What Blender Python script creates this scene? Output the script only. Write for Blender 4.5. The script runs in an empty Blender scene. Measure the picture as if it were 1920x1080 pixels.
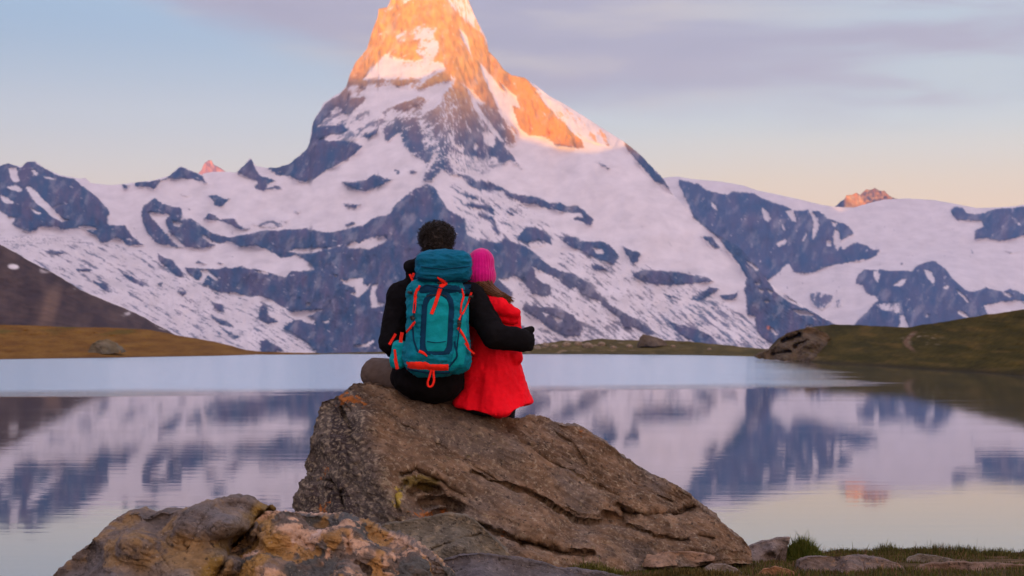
import bpy, math, random
import numpy as np
from mathutils import Vector
scene = bpy.context.scene
COL = scene.collection
R = math.radians
random.seed(4)

# ------------------------------------------------------------------ camera
FPX = 3600.0          # focal length in pixels of the 1920 wide photograph
CAMH = 2.0            # eye height above the lake
cam_d = bpy.data.cameras.new("camera")
cam = bpy.data.objects.new("camera", cam_d); COL.objects.link(cam)
cam.location = (0, 0, CAMH); cam.rotation_euler = (R(90), 0, 0)
cam_d.sensor_width = 36.0; cam_d.lens = FPX / 1920 * 36
cam_d.shift_y = 108 / 1920.0
cam_d.clip_start = 0.1; cam_d.clip_end = 60000
cam_d.dof.use_dof = True; cam_d.dof.focus_distance = 9.9; cam_d.dof.aperture_fstop = 8.0
scene.camera = cam

# ------------------------------------------------------------------ light
SUN_AZ, SUN_EL = 30.0, 3.0      # degrees left of straight behind the camera, elevation
SUN = np.array([-math.sin(R(SUN_AZ)) * math.cos(R(SUN_EL)), -math.cos(R(SUN_AZ)) * math.cos(R(SUN_EL)), math.sin(R(SUN_EL))])
sd = bpy.data.lights.new("sun", 'SUN'); so = bpy.data.objects.new("sun", sd); COL.objects.link(so)
sd.energy = 5.0; sd.angle = R(0.5); sd.color = (1.0, 0.43, 0.04)
so.rotation_euler = Vector(SUN).to_track_quat('Z', 'Y').to_euler()
so.location = (0, 0, 50)
scene.view_settings.view_transform = 'Standard'
scene.view_settings.look = 'None'
scene.view_settings.exposure = 0.9
scene.view_settings.gamma = 1.0
scene.cycles.use_denoising = True
try: scene.cycles.denoiser = 'OPENIMAGEDENOISE'
except Exception: pass
scene.cycles.max_bounces = 6; scene.cycles.volume_bounces = 0

def s2l(r, g, b):
    f = lambda c: (c / 255 / 12.92) if c / 255 <= .04045 else ((c / 255 + .055) / 1.055) ** 2.4
    return (f(r), f(g), f(b), 1.0)

class NT:
    """small helper to write node trees"""
    def __init__(s, tree): s.t = tree; s.n = tree.nodes; s.l = tree.links
    def node(s, kind, **kw):
        n = s.n.new(kind)
        for k, v in kw.items(): setattr(n, k, v)
        return n
    def put(s, n, key, v):
        if v is None: return
        if isinstance(v, bpy.types.NodeSocket): s.l.new(v, n.inputs[key])
        else: n.inputs[key].default_value = v
    def math(s, op, a, b=None, c=None, clamp=False):
        n = s.node('ShaderNodeMath', operation=op, use_clamp=clamp)
        for i, v in enumerate((a, b, c)): s.put(n, i, v)
        return n.outputs[0]
    def ramp(s, f, stops, interp='LINEAR'):
        n = s.node('ShaderNodeValToRGB'); cr = n.color_ramp; cr.interpolation = interp
        while len(cr.elements) < len(stops): cr.elements.new(0.5)
        for e, (p, c) in zip(cr.elements, stops):
            e.position = p; e.color = c if len(c) == 4 else (*c, 1)
        s.put(n, 0, f); return n.outputs[0]
    def mix(s, f, a, b, blend='MIX'):
        n = s.node('ShaderNodeMix', data_type='RGBA', blend_type=blend)
        s.put(n, 0, f); s.put(n, 6, a); s.put(n, 7, b); return n.outputs[2]
    def noise(s, vec, scale, detail=4, rough=.55, dist=0.0):
        n = s.node('ShaderNodeTexNoise'); s.put(n, 'Vector', vec); s.put(n, 'Scale', scale)
        s.put(n, 'Detail', detail); s.put(n, 'Roughness', rough); s.put(n, 'Distortion', dist); return n.outputs[0]
    def mapping(s, vec, scale=(1, 1, 1), rot=(0, 0, 0), loc=(0, 0, 0)):
        n = s.node('ShaderNodeMapping'); s.put(n, 'Vector', vec); s.put(n, 'Scale', scale)
        s.put(n, 'Rotation', rot); s.put(n, 'Location', loc); return n.outputs[0]
    def bump(s, h, strength=.5, dist=.01, normal=None):
        n = s.node('ShaderNodeBump'); s.put(n, 'Height', h); s.put(n, 'Strength', strength); s.put(n, 'Distance', dist)
        s.put(n, 'Normal', normal); return n.outputs[0]

# ------------------------------------------------------------------ sky
world = bpy.data.worlds.new("World"); scene.world = world; world.use_nodes = True
T = NT(world.node_tree); T.n.clear()
out = T.node('ShaderNodeOutputWorld')
tc = T.node('ShaderNodeTexCoord')
sep = T.node('ShaderNodeSeparateXYZ'); T.l.new(tc.outputs['Generated'], sep.inputs[0])
X, Y, Z = sep.outputs
sky = T.node('ShaderNodeTexSky', sky_type='NISHITA', sun_disc=False)
sky.sun_elevation = R(SUN_EL); sky.sun_rotation = R(180 + SUN_AZ); sky.altitude = 2500
zz = T.math('SQRT', T.math('MAXIMUM', Z, 0.0))
def S(z): return math.sqrt(z)
# clear sky by height above the horizon: grey cream low on the left, peach low on the right
low_l = T.ramp(zz, [(0.0, s2l(222, 190, 180)), (S(.070), s2l(220, 198, 190)), (S(.095), s2l(208, 201, 204)), (S(.118), s2l(196, 198, 209))])
low_r = T.ramp(zz, [(0.0, s2l(232, 190, 160)), (S(.070), s2l(230, 196, 168)), (S(.084), s2l(224, 200, 178)), (S(.100), s2l(215, 204, 196)), (S(.120), s2l(200, 203, 204))])
side = T.ramp(T.math('MULTIPLY_ADD', X, 1.0, .5), [(.42, (0, 0, 0)), (.62, (1, 1, 1))])
low = T.mix(side, low_l, low_r)
high = T.ramp(zz, [(S(.118), s2l(196, 198, 209)), (S(.165), s2l(166, 185, 209)), (S(.30), s2l(152, 182, 212)), (S(.45), s2l(190, 182, 200)), (1.0, s2l(196, 180, 190))])
clear = T.mix(T.ramp(zz, [(S(.105), (0, 0, 0)), (S(.135), (1, 1, 1))]), low, high)
# cloud sheets: stretched along the horizon, lower edge rising to the left
v1 = T.mapping(tc.outputs['Generated'], scale=(9, 9, 30.0), rot=(0, R(-12), 0), loc=(1.3, 0, .25))
n1 = T.noise(v1, 1.0, 5, .5, .3)
zc = T.ramp(T.math('MULTIPLY_ADD', X, 1.0, .5), [(.24, (.215,) * 3), (.34, (.168,) * 3), (.38, (.153,) * 3), (.42, (.138,) * 3), (.56, (.128,) * 3), (.66, (.118,) * 3), (.76, (.122,) * 3)])
cl = T.math('ADD', T.math('SUBTRACT', Z, zc), T.math('MULTIPLY_ADD', n1, .05, -.025))
fade = T.ramp(T.math('MULTIPLY_ADD', cl, 1.0, .5), [(.488, (0, 0, 0)), (.515, (1, 1, 1))], 'EASE')
v2 = T.mapping(tc.outputs['Generated'], scale=(7, 7, 48), rot=(0, R(-4), 0), loc=(.4, 0, 2.3))
n2 = T.noise(v2, 1.0, 4, .5, .2)
ccol = T.ramp(n2, [(.3, s2l(172, 150, 168)), (.50, s2l(181, 158, 173)), (.66, s2l(205, 182, 178))])
gap = T.math('MULTIPLY', T.ramp(n2, [(.42, (0, 0, 0)), (.58, (1, 1, 1))]), T.ramp(T.math('MULTIPLY_ADD', X, 1.0, .5), [(.58, (0, 0, 0)), (.70, (.75,) * 3)]))
ccol = T.mix(gap, ccol, s2l(190, 200, 208))
fade = T.math('MULTIPLY', fade, T.ramp(zz, [(S(.22), (1, 1, 1)), (S(.34), (.35,) * 3)]))
front = T.mix(fade, clear, ccol)
front = T.mix(1.0, front, T.ramp(zz, [(S(.085), (1.30, 1.10, .93, 1)), (S(.12), (1.22, 1.10, .99, 1)), (S(.155), (.95, .91, .90, 1)), (S(.22), (.88, .90, .94, 1))]), 'MULTIPLY')
# the dawn side of the sky, behind the camera
east = T.ramp(zz, [(0, (3.2, 1.6, .95, 1)), (S(.1), (2.9, 1.6, 1.05, 1)), (S(.35), (.95, .66, .58, 1)), (1, (.46, .38, .42, 1))])
eastm = T.ramp(T.math('MULTIPLY_ADD', Y, -.5, .5), [(.35, (0, 0, 0)), (.85, (1, 1, 1))])
skyc = T.mix(eastm, front, east)
skyc = T.mix(1.0, skyc, T.ramp(zz, [(S(.2), (1, 1, 1)), (S(.45), (1.7, 1.7, 1.7)), (1, (1.7, 1.7, 1.7))]), 'MULTIPLY')
bg1 = T.node('ShaderNodeBackground'); T.put(bg1, 'Color', sky.outputs[0]); T.put(bg1, 'Strength', 0.05)
bg2 = T.node('ShaderNodeBackground'); T.put(bg2, 'Color', skyc); T.put(bg2, 'Strength', 0.585)
add = T.node('ShaderNodeAddShader'); T.l.new(bg1.outputs[0], add.inputs[0]); T.l.new(bg2.outputs[0], add.inputs[1])
T.l.new(add.outputs[0], out.inputs[0])

# ------------------------------------------------------------------ helpers
def Q(u, v, d):
    """point at distance d (metres along +Y) on the bearing the surveyed pixel (u, v) has"""
    u, v, d = np.broadcast_arrays(np.asarray(u, float), np.asarray(v, float), np.asarray(d, float))
    return np.stack([(u - 960) / FPX * d, d, CAMH + (648 - v) / FPX * d], -1)

def tag(o, label=None, cat=None, group=None, kind=None):
    if label: o['label'] = label
    if cat: o['category'] = cat
    if group: o['group'] = group
    if kind: o['kind'] = kind
    return o

def mesh_obj(name, verts, faces, mats=None, parent=None, smooth=True, colors=None, uvattr=None):
    verts = np.asarray(verts, dtype=np.float64).reshape(-1, 3)
    me = bpy.data.meshes.new(name)
    if isinstance(faces, np.ndarray) and faces.ndim == 2:
        nf, k = faces.shape
        me.vertices.add(len(verts)); me.vertices.foreach_set('co', verts.astype(np.float32).ravel())
        me.loops.add(nf * k); me.loops.foreach_set('vertex_index', faces.astype(np.int32).ravel())
        me.polygons.add(nf); me.polygons.foreach_set('loop_start', np.arange(0, nf * k, k, dtype=np.int32))
        me.polygons.foreach_set('loop_total', np.full(nf, k, dtype=np.int32))
        me.update(calc_edges=True)
    else:
        me.from_pydata([tuple(p) for p in verts], [], [tuple(int(i) for i in f) for f in faces]); me.update()
    me.polygons.foreach_set('use_smooth', [smooth] * len(me.polygons))
    if colors is not None:
        a = me.color_attributes.new('col', 'FLOAT_COLOR', 'POINT')
        c = np.ones((len(verts), 4), np.float32); c[:, :3] = colors
        a.data.foreach_set('color', c.ravel())
    if mats:
        for m in (mats if isinstance(mats, (list, tuple)) else [mats]): me.materials.append(m)
    o = bpy.data.objects.new(name, me); COL.objects.link(o)
    if parent: o.parent = parent
    return o

def empty(name, loc, label, cat, group=None):
    o = bpy.data.objects.new(name, None); COL.objects.link(o); o.location = loc; o.empty_display_size = .2
    return tag(o, label, cat, group)

def adopt(o, root):
    """parent o to root and keep it where it was built (in world metres)"""
    o.parent = root
    o.matrix_parent_inverse.identity()
    off = Vector(root.location)
    r = root
    while r.parent: r = r.parent; off += Vector(r.location)
    o.data.transform(__import__('mathutils').Matrix.Translation(-off))
    return o

def grid_faces(nr, nc, wrap=False):
    i, j = np.meshgrid(np.arange(nr - 1), np.arange(nc if wrap else nc - 1), indexing='ij')
    a = i * nc + j; b = i * nc + (j + 1) % nc
    return np.stack([a, b, b + nc, a + nc], -1).reshape(-1, 4)

def _hash(ix, iy, iz, seed):
    h = (ix.astype(np.int64) * 374761393 + iy.astype(np.int64) * 668265263 + iz.astype(np.int64) * 2147483647 + seed * 974634777) & 0xffffffff
    h = ((h ^ (h >> 13)) * 1274126177) & 0xffffffff
    h = ((h ^ (h >> 16)) * 2246822519) & 0xffffffff
    return h ^ (h >> 15)

def pn(x, y, z=0.0, seed=0):
    """gradient noise, about -1..1"""
    x, y, z = np.broadcast_arrays(np.asarray(x, float), np.asarray(y, float), np.asarray(z, float))
    x0, y0, z0 = np.floor(x), np.floor(y), np.floor(z)
    fx, fy, fz = x - x0, y - y0, z - z0
    ux, uy, uz = [f * f * f * (f * (f * 6 - 15) + 10) for f in (fx, fy, fz)]
    r = 0
    for dx in (0, 1):
        for dy in (0, 1):
            for dz in (0, 1):
                h = _hash(x0 + dx, y0 + dy, z0 + dz, seed)
                gx = (h & 1023) / 511.5 - 1; gy = ((h >> 10) & 1023) / 511.5 - 1; gz = ((h >> 20) & 1023) / 511.5 - 1
                g = gx * (fx - dx) + gy * (fy - dy) + gz * (fz - dz)
                r = r + g * (ux if dx else 1 - ux) * (uy if dy else 1 - uy) * (uz if dz else 1 - uz)
    return r * 1.6

def fbm(x, y, z=0.0, o=4, seed=0, gain=.5, lac=2.03):
    a, s, t = 1.0, 0, 0
    for k in range(o):
        s = s + a * pn(x, y, z, seed + k * 17); t += a
        x = x * lac + 3.1; y = y * lac + 1.7; z = z * lac + .6; a *= gain
    return s / t * 1.3

def ridged(x, y, z=0.0, o=4, seed=0, gain=.5):
    a, s, t = 1.0, 0, 0
    for k in range(o):
        s = s + a * (1 - np.abs(pn(x, y, z, seed + k * 13)) * 2); t += a
        x = x * 2.03 + 3.1; y = y * 2.03 + 1.7; z = z * 2.03; a *= gain
    return s / t

def sstep(a, b, x):
    t = np.clip((x - a) / (b - a), 0, 1); return t * t * (3 - 2 * t)

def mixc(a, b, f):
    f = np.asarray(f)[..., None]; return np.asarray(a) * (1 - f) + np.asarray(b) * f

def in_poly(U, V, poly):
    p = np.asarray(poly, float); n = len(p); ins = np.zeros(U.shape, bool)
    j = n - 1
    for i in range(n):
        x1, y1 = p[i]; x2, y2 = p[j]
        c = ((y1 > V) != (y2 > V))
        with np.errstate(divide='ignore', invalid='ignore'):
            ins ^= c & (U < (x2 - x1) * (V - y1) / ((y2 - y1) if y2 != y1 else 1e-9) + x1)
        j = i
    return ins

class Survey:
    """raster of a surveyed cover map (1 = bare rock, 0 = snow)"""
    def __init__(s, u0, v0, u1, v1, base=0.0):
        s.u0, s.v0 = u0, v0; s.w, s.h = int(u1 - u0), int(v1 - v0)
        s.a = np.full((s.h, s.w), base, float)
    def poly(s, pts, val):
        p = np.asarray(pts, float)
        a0 = max(int(p[:, 0].min() - s.u0) - 1, 0); a1 = min(int(p[:, 0].max() - s.u0) + 2, s.w)
        b0 = max(int(p[:, 1].min() - s.v0) - 1, 0); b1 = min(int(p[:, 1].max() - s.v0) + 2, s.h)
        if a1 <= a0 or b1 <= b0: return
        V, U = np.mgrid[b0:b1, a0:a1]
        m = in_poly(U + s.u0 + .5, V + s.v0 + .5, p)
        s.a[b0:b1, a0:a1][m] = val
    def blur(s, r, times=2):
        for _ in range(times):
            for ax in (0, 1):
                p = np.pad(s.a, [(r, r) if k == ax else (0, 0) for k in (0, 1)], mode='edge')
                n = s.a.shape[ax]
                s.a = sum(np.take(p, np.arange(k, k + n), axis=ax) for k in range(2 * r + 1)) / (2 * r + 1)
    def soft(s):
        keep = s.a.copy(); s.blur(4, 2); s.a = .55 * keep + .45 * s.a
    def at(s, U, V):
        x = np.clip(U - s.u0 - .5, 0, s.w - 1.001); y = np.clip(V - s.v0 - .5, 0, s.h - 1.001)
        x0 = x.astype(int); y0 = y.astype(int); fx = x - x0; fy = y - y0
        a = s.a
        return (a[y0, x0] * (1 - fx) + a[y0, x0 + 1] * fx) * (1 - fy) + (a[y0 + 1, x0] * (1 - fx) + a[y0 + 1, x0 + 1] * fx) * fy

def pl(pts, x):
    p = np.asarray(pts, float); return np.interp(x, p[:, 0], p[:, 1])

# ------------------------------------------------------------------ materials
def mat_attr(name, rough=.9, bump=.0, bscale=1.0, bdist=.01, vary=.0, vscale=1.0, spec=.3, coords='Object', extra=None):
    m = bpy.data.materials.new(name); m.use_nodes = True
    t = NT(m.node_tree); b = t.n['Principled BSDF']
    at = t.node('ShaderNodeAttribute', attribute_name='col')
    tcn = t.node('ShaderNodeTexCoord')
    c = at.outputs['Color']
    if vary:
        n = t.noise(tcn.outputs[coords], vscale, 6, .65)
        f = t.ramp(n, [(.3, (1 - vary,) * 3), (.5, (1, 1, 1)), (.72, (1 + vary,) * 3)])
        c = t.mix(1.0, c, f, 'MULTIPLY')
    if extra: c = extra(t, c, tcn.outputs[coords])
    t.put(b, 'Base Color', c); t.put(b, 'Roughness', rough); t.put(b, 'Specular IOR Level', spec)
    if bump:
        h = t.noise(tcn.outputs[coords], bscale, 8, .65)
        t.put(b, 'Normal', t.bump(h, bump, bdist))
    return m

def mat_plain(name, color, rough=.8, spec=.4, bump=0, bscale=100, bdist=.002, vary=.12, vscale=6, sheen=0, stretch=(1, 1, 1)):
    m = bpy.data.materials.new(name); m.use_nodes = True
    t = NT(m.node_tree); b = t.n['Principled BSDF']
    tcn = t.node('ShaderNodeTexCoord')
    vec = t.mapping(tcn.outputs['Object'], scale=stretch)
    n = t.noise(vec, vscale, 5, .6)
    f = t.ramp(n, [(.3, (1 - vary,) * 3), (.7, (1 + vary,) * 3)])
    t.put(b, 'Base Color', t.mix(1.0, (*color[:3], 1), f, 'MULTIPLY'))
    t.put(b, 'Roughness', rough); t.put(b, 'Specular IOR Level', spec)
    if sheen: t.put(b, 'Sheen Weight', sheen)
    if bump: t.put(b, 'Normal', t.bump(t.noise(vec, bscale, 4, .6), bump, bdist))
    return m
# ------------------------------------------------------------------ the high mountain: cover survey (rock / snow)
SV = Survey(-140, -90, 2060, 700, 0.0)
def rock(*p, val=1.0): SV.poly(p, val)
def snow(*p, val=0.0): SV.poly(p, val)
# streaky glacier forefields
rock((0,440),(120,440),(280,470),(350,510),(420,550),(520,570),(560,600),(600,665),(-20,665), val=.355)
rock((1180,560),(1300,535),(1400,590),(1460,665),(980,665),(1040,560),(1120,560), val=.455)
rock((960,480),(1100,470),(1300,520),(1300,570),(1180,600),(980,600), val=.36)
rock((840,340),(960,365),(1040,430),(1100,450),(960,470),(860,430), val=.36)
# left summit
rock((-140,320),(0,311),(15,306),(40,314),(50,304),(65,303),(85,317),(112,330),(140,336),(155,348),(180,368),(200,388),(207,400),(200,405),(203,422),(235,422),(245,440),(260,452),(272,459),(240,461),(228,448),(215,447),(200,455),(190,455),(180,442),(160,430),(145,427),(120,430),(105,425),(75,425),(70,432),(55,436),(22,420),(32,408),(15,407),(0,395),(-140,400))
snow((16,315),(30,315),(36,340),(26,342),(19,330)); snow((48,350),(57,348),(75,368),(98,390),(108,402),(122,412),(135,413),(115,417),(98,408),(80,390),(60,372))
snow((10,350),(30,347),(45,356),(35,360),(15,353)); snow((0,365),(10,370),(28,380),(22,383),(5,380)); snow((57,318),(65,317),(75,328),(65,330), val=.2)
snow((80,330),(107,334),(105,338),(85,337), val=.2); snow((57,390),(78,398),(74,403),(58,396), val=.2); snow((150,423),(175,425),(185,430),(165,430),(145,425)); snow((98,388),(128,379),(130,382),(100,393), val=.35)
rock((228,345),(242,347),(241,355),(231,354)); rock((253,342),(290,339),(300,337),(318,329),(335,314),(340,312),(380,330),(387,343),(375,339),(360,335),(335,334),(330,337),(315,335),(300,340),(290,356),(280,350),(253,350))
# saddle between left summit and the high peak
rock((500,314),(540,308),(560,292),(575,280),(583,255),(600,262),(660,265),(680,275),(665,290),(650,300),(630,310),(610,320),(590,336),(575,341),(555,338),(540,330),(520,328),(505,318))
rock((443,323),(455,313),(470,296),(478,312),(484,325),(492,332),(505,335),(520,338),(505,342),(498,352),(510,350),(520,348),(533,354),(520,356),(505,354),(492,358),(476,352),(485,340),(470,335),(455,330))
rock((388,366),(408,366),(420,373),(432,372),(425,380),(418,387),(402,386),(400,375)); rock((338,363),(348,363),(362,368),(345,368), val=.8)
rock((380,411),(390,398),(405,405),(412,412),(420,410),(440,410),(445,420),(460,428),(472,427),(465,431),(445,428),(430,420),(415,415)); rock((470,421),(500,412),(520,408),(522,412),(545,412),(530,425),(515,428),(490,425), val=.5)
rock((353,390),(360,391),(358,396),(352,396), val=.8); rock((552,394),(562,394),(560,400),(553,399), val=.8)
# broad rock belt below the glacier
rock((265,400),(270,387),(290,371),(305,382),(325,388),(340,390),(343,405),(337,412),(358,410),(380,425),(400,438),(430,445),(470,438),(490,432),(520,432),(575,428),(600,434),(620,436),(650,428),(680,423),(700,410),(730,402),(738,385),(765,365),(775,355),(800,345),(815,350),(828,375),(842,395),(870,410),(875,440),(920,460),(930,520),(962,548),(948,585),(985,615),(975,640),(1010,665),(600,665),(580,645),(550,625),(530,615),(545,606),(562,598),(575,607),(592,608),(590,600),(575,592),(612,579),(570,583),(545,585),(530,575),(510,563),(490,555),(465,556),(440,550),(415,548),(395,540),(375,527),(352,512),(345,500),(350,470),(330,463),(290,455),(275,435),(266,415))
snow((345,464),(380,465),(402,462),(405,455),(435,454),(447,463),(480,461),(500,468),(525,482),(535,484),(555,478),(568,485),(592,507),(545,508),(537,520),(520,516),(500,510),(480,504),(450,500),(420,504),(350,502),(300,490),(280,470),(300,465))
rock((364,494),(372,488),(382,493),(390,495)); rock((405,492),(415,490),(424,496)); rock((410,505),(422,500),(432,503),(425,515),(412,512))
snow((277,397),(290,398),(305,402),(315,400),(318,405),(308,412),(312,425),(320,440),(310,435),(295,420),(285,408)); snow((297,422),(312,432),(335,450),(348,463),(335,462),(318,445)); snow((322,412),(335,416),(342,420),(335,427),(325,422)); snow((375,438),(385,442),(398,452),(408,455),(400,458),(385,450))
snow((535,470),(560,466),(575,467),(600,465),(608,469),(590,474),(570,475),(550,473)); snow((650,460),(665,452),(672,458),(682,450),(700,445),(722,443),(725,452),(705,462),(690,468),(675,466),(655,466)); snow((600,465),(625,462),(645,456),(640,462),(615,470), val=.35)
snow((637,523),(648,527),(660,522),(680,522),(680,532),(690,535),(697,528),(690,540),(680,552),(670,558),(655,550),(668,550),(665,540),(645,532)); snow((697,535),(708,533),(705,548),(708,568),(722,568),(718,574),(697,577),(694,560))
snow((375,507),(387,505),(412,527),(405,526),(390,516),(380,530),(372,527),(380,515)); snow((475,508),(500,511),(505,515),(485,514)); snow((574,568),(581,568),(581,575),(574,574)); snow((605,602),(618,601),(616,607),(606,606)); snow((663,647),(685,645),(700,638),(708,635),(690,650),(665,652)); snow((625,515),(632,517),(629,521))
# glacier tongue, left
for q in (((640,341),(660,342),(685,338),(700,328),(710,329),(722,336),(740,336),(725,342),(705,352),(685,358),(668,357),(650,349)), ((640,382),(655,383),(678,382),(665,390),(650,388)), ((766,322),(775,318),(782,323),(775,328)), ((738,317),(747,317),(750,326),(744,328)), ((645,420),(662,416),(668,419),(650,424))): rock(*q)
for q in (((295,475),(305,480),(325,490),(337,502),(345,520),(330,515),(310,500),(297,488)), ((143,503),(172,505),(172,509),(145,508)), ((225,511),(240,515),(265,530),(272,538),(250,530)), ((170,523),(200,534),(206,550),(190,540)), ((295,530),(306,528),(303,537)), ((330,545),(352,548),(345,554)), ((395,565),(415,572),(422,586),(405,580)), ((85,472),(100,469),(122,474),(105,477)), ((490,573),(500,576),(502,590),(522,605),(500,605),(485,595)), ((488,640),(500,638),(532,657),(490,662)), ((390,590),(430,605),(440,613),(415,608)), ((410,615),(450,632),(440,634))): rock(*q)
# the pyramid
rock((583,258),(587,230),(600,205),(640,172),(655,155),(740,150),(800,150),(840,150),(800,215),(745,225),(690,262),(600,262), val=.42)
rock((855,150),(835,170),(828,190),(815,205),(800,215),(785,220),(765,220),(745,225),(730,235),(715,245),(722,262),(727,268),(740,255),(748,250),(755,270),(762,280),(775,292),(790,300),(797,310),(797,325),(790,340),(808,340),(830,320),(845,330),(860,330),(880,345),(905,347),(940,358),(930,345),(900,335),(870,325),(850,325),(855,310),(870,300),(880,298),(895,300),(915,312),(930,300),(945,310),(955,300),(970,312),(983,321),(975,310),(960,290),(950,272),(965,275),(970,245),(955,230),(940,215),(930,200),(915,195),(893,190),(875,165), val=.70)
rock((785,222),(828,192),(850,165),(860,240),(850,300),(800,300), val=.60)
snow((840,288),(850,282),(872,292),(900,296),(930,296),(945,312),(900,330),(865,322),(850,325),(842,305), val=.42)
snow((878,168),(890,183),(905,213),(925,238),(947,268),(935,260),(915,237),(897,212),(885,190)); snow((843,248),(855,270),(872,280),(865,286),(850,272),(841,250)); snow((815,288),(821,290),(812,305),(803,320),(797,320),(807,302)); snow((914,240),(928,255),(926,277),(912,270),(905,247)); snow((892,266),(898,274),(890,279)); snow((842,290),(852,305),(866,312),(858,313),(846,304))
rock((583,258),(586,230),(600,208),(622,210),(608,224),(590,240),(640,235),(655,246),(620,252),(600,260)); rock((600,212),(606,200),(612,190),(635,180),(650,165),(658,178),(645,190),(660,185),(690,180),(675,195),(665,205),(655,215),(640,210),(645,203),(630,198),(620,207)); rock((670,150),(690,150),(685,166),(675,165))
rock((695,250),(708,242),(706,252),(690,260),(680,256)); rock((737,203),(755,193),(790,182),(799,186),(785,197),(760,207),(745,206)); rock((737,156),(750,152),(775,148),(778,152),(760,159),(742,162)); rock((780,167),(798,152),(812,135),(842,140),(848,150),(825,155),(800,163),(787,168))
snow((690,165),(735,160),(790,170),(760,188),(700,215),(680,200), val=.15)
snow((770,170),(800,165),(850,150),(828,185),(790,180), val=.12)
rock((905,340),(940,350),(960,364),(985,365),(1010,370),(1030,380),(1050,380),(1065,387),(1080,385),(1095,395),(1113,410),(1108,423),(1090,417),(1070,411),(1080,406),(1097,410),(1088,400),(1060,398),(1030,392),(1000,382),(980,382),(960,371),(940,358),(900,356),(880,350),(875,343))
rock((705,-80),(890,-80),(895,40),(912,70),(918,95),(935,150),(960,190),(950,215),(905,190),(880,165),(855,150),(840,140),(645,162),(655,140),(695,50),(706,15), val=.78)
snow((700,125),(725,100),(740,108),(760,113),(800,112),(828,118),(838,130),(800,150),(680,150),(690,135), val=.28); snow((790,70),(812,63),(823,85),(815,112),(797,112),(780,95), val=.36); snow((835,-5),(880,-10),(894,40),(901,62),(885,50),(870,35),(855,20),(845,10), val=.44); snow((862,50),(874,66),(886,112),(878,92),(867,75)); snow((740,60),(780,50),(820,50),(815,60),(780,75),(745,80), val=.5)
snow((715,-60),(835,-66),(820,-10),(750,5), val=.5)
snow((898,115),(914,132),(935,162),(962,183),(974,203),(958,195),(950,215),(957,238),(940,212),(925,185),(910,150), val=.22)
rock((918,95),(945,130),(985,146),(1005,165),(1025,200),(1060,235),(1090,262),(1096,279),(1070,276),(1040,270),(1020,255),(990,252),(975,240),(965,215),(960,198),(976,203),(968,180),(940,155),(922,125))
rock((1000,165),(1040,190),(1100,225),(1160,262),(1150,278),(1100,265),(1060,235),(1025,200), val=.34)
rock((1170,266),(1180,272),(1196,284),(1214,303),(1232,322),(1244,336),(1254,350),(1261,363),(1250,353),(1240,345),(1225,338),(1215,325),(1203,312),(1190,298),(1178,284)); rock((1118,302),(1135,309),(1146,315),(1140,318),(1125,309), val=.8)
# right foot of the pyramid
for q in (((875,380),(895,383),(910,385),(925,392),(928,403),(920,400),(905,392),(890,390),(878,386)), ((868,364),(885,365),(900,374),(888,374)), ((895,400),(910,402),(915,408),(925,405),(930,425),(935,442),(927,435),(920,412),(900,406)), ((948,393),(962,400),(966,407),(955,403)), ((975,440),(985,425),(1000,425),(1015,432),(1030,445),(1036,461),(1025,455),(1010,450),(990,455),(970,450)), ((858,434),(870,437),(877,446),(865,443)), ((1055,450),(1065,443),(1080,445),(1085,455),(1095,452),(1130,453),(1145,460),(1161,480),(1150,496),(1135,490),(1110,480),(1090,470),(1070,465)), ((1165,460),(1201,475),(1198,490),(1186,494),(1172,475)), ((1108,494),(1125,498),(1141,508),(1115,506)), ((1184,516),(1200,508),(1230,507),(1260,508),(1290,515),(1310,515),(1325,520),(1341,526),(1325,529),(1295,531),(1265,534),(1235,532),(1210,529)), ((1295,561),(1320,547),(1330,537),(1351,543),(1340,549),(1325,556),(1310,563)), ((1350,555),(1375,550),(1386,544),(1380,560),(1355,562)), ((1313,442),(1335,444),(1345,458),(1353,467),(1340,466),(1330,455)), ((1120,550),(1140,570),(1170,588),(1200,603),(1228,626),(1212,626),(1180,607),(1150,587),(1130,572)), ((1160,595),(1180,600),(1186,616),(1170,612)), ((985,570),(1010,575),(1050,580),(1075,590),(1091,615),(1086,631),(1060,628),(1030,615),(1010,600),(995,590),(980,580)), ((1255,605),(1290,612),(1335,632),(1345,650),(1300,640),(1270,622)), ((1240,548),(1262,556),(1280,563),(1255,557)), ((1400,545),(1440,560),(1440,600),(1400,590))): rock(*q)
rock((900,445),(925,455),(940,455),(945,447),(955,452),(985,462),(1000,473),(1012,485),(1032,500),(1050,508),(1080,516),(1102,530),(1122,550),(1137,567),(1120,562),(1090,552),(1080,537),(1070,542),(1050,527),(1035,517),(1020,510),(1010,502),(1015,520),(1031,535),(1031,552),(1020,556),(1000,550),(985,535),(980,525),(965,518),(945,523),(925,520),(900,515))
snow((1002,500),(1015,512),(1035,519),(1039,531),(1020,531),(1004,520)); snow((1112,466),(1130,467),(1133,476),(1118,476)); snow((1015,584),(1031,589),(1025,598)); snow((1033,590),(1056,600),(1045,607))
snow((1020,480),(1045,498),(1050,507),(1032,498))
rock((1284,378),(1300,405),(1320,425),(1345,445),(1365,470),(1385,495),(1400,520),(1395,545),(1400,560),(1420,575),(1415,600),(1420,620),(1440,640),(1465,650),(1640,670),(1640,640),(1550,600),(1500,570),(1465,535),(1440,515),(1420,485),(1400,462),(1370,445),(1330,420),(1300,390))
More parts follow.
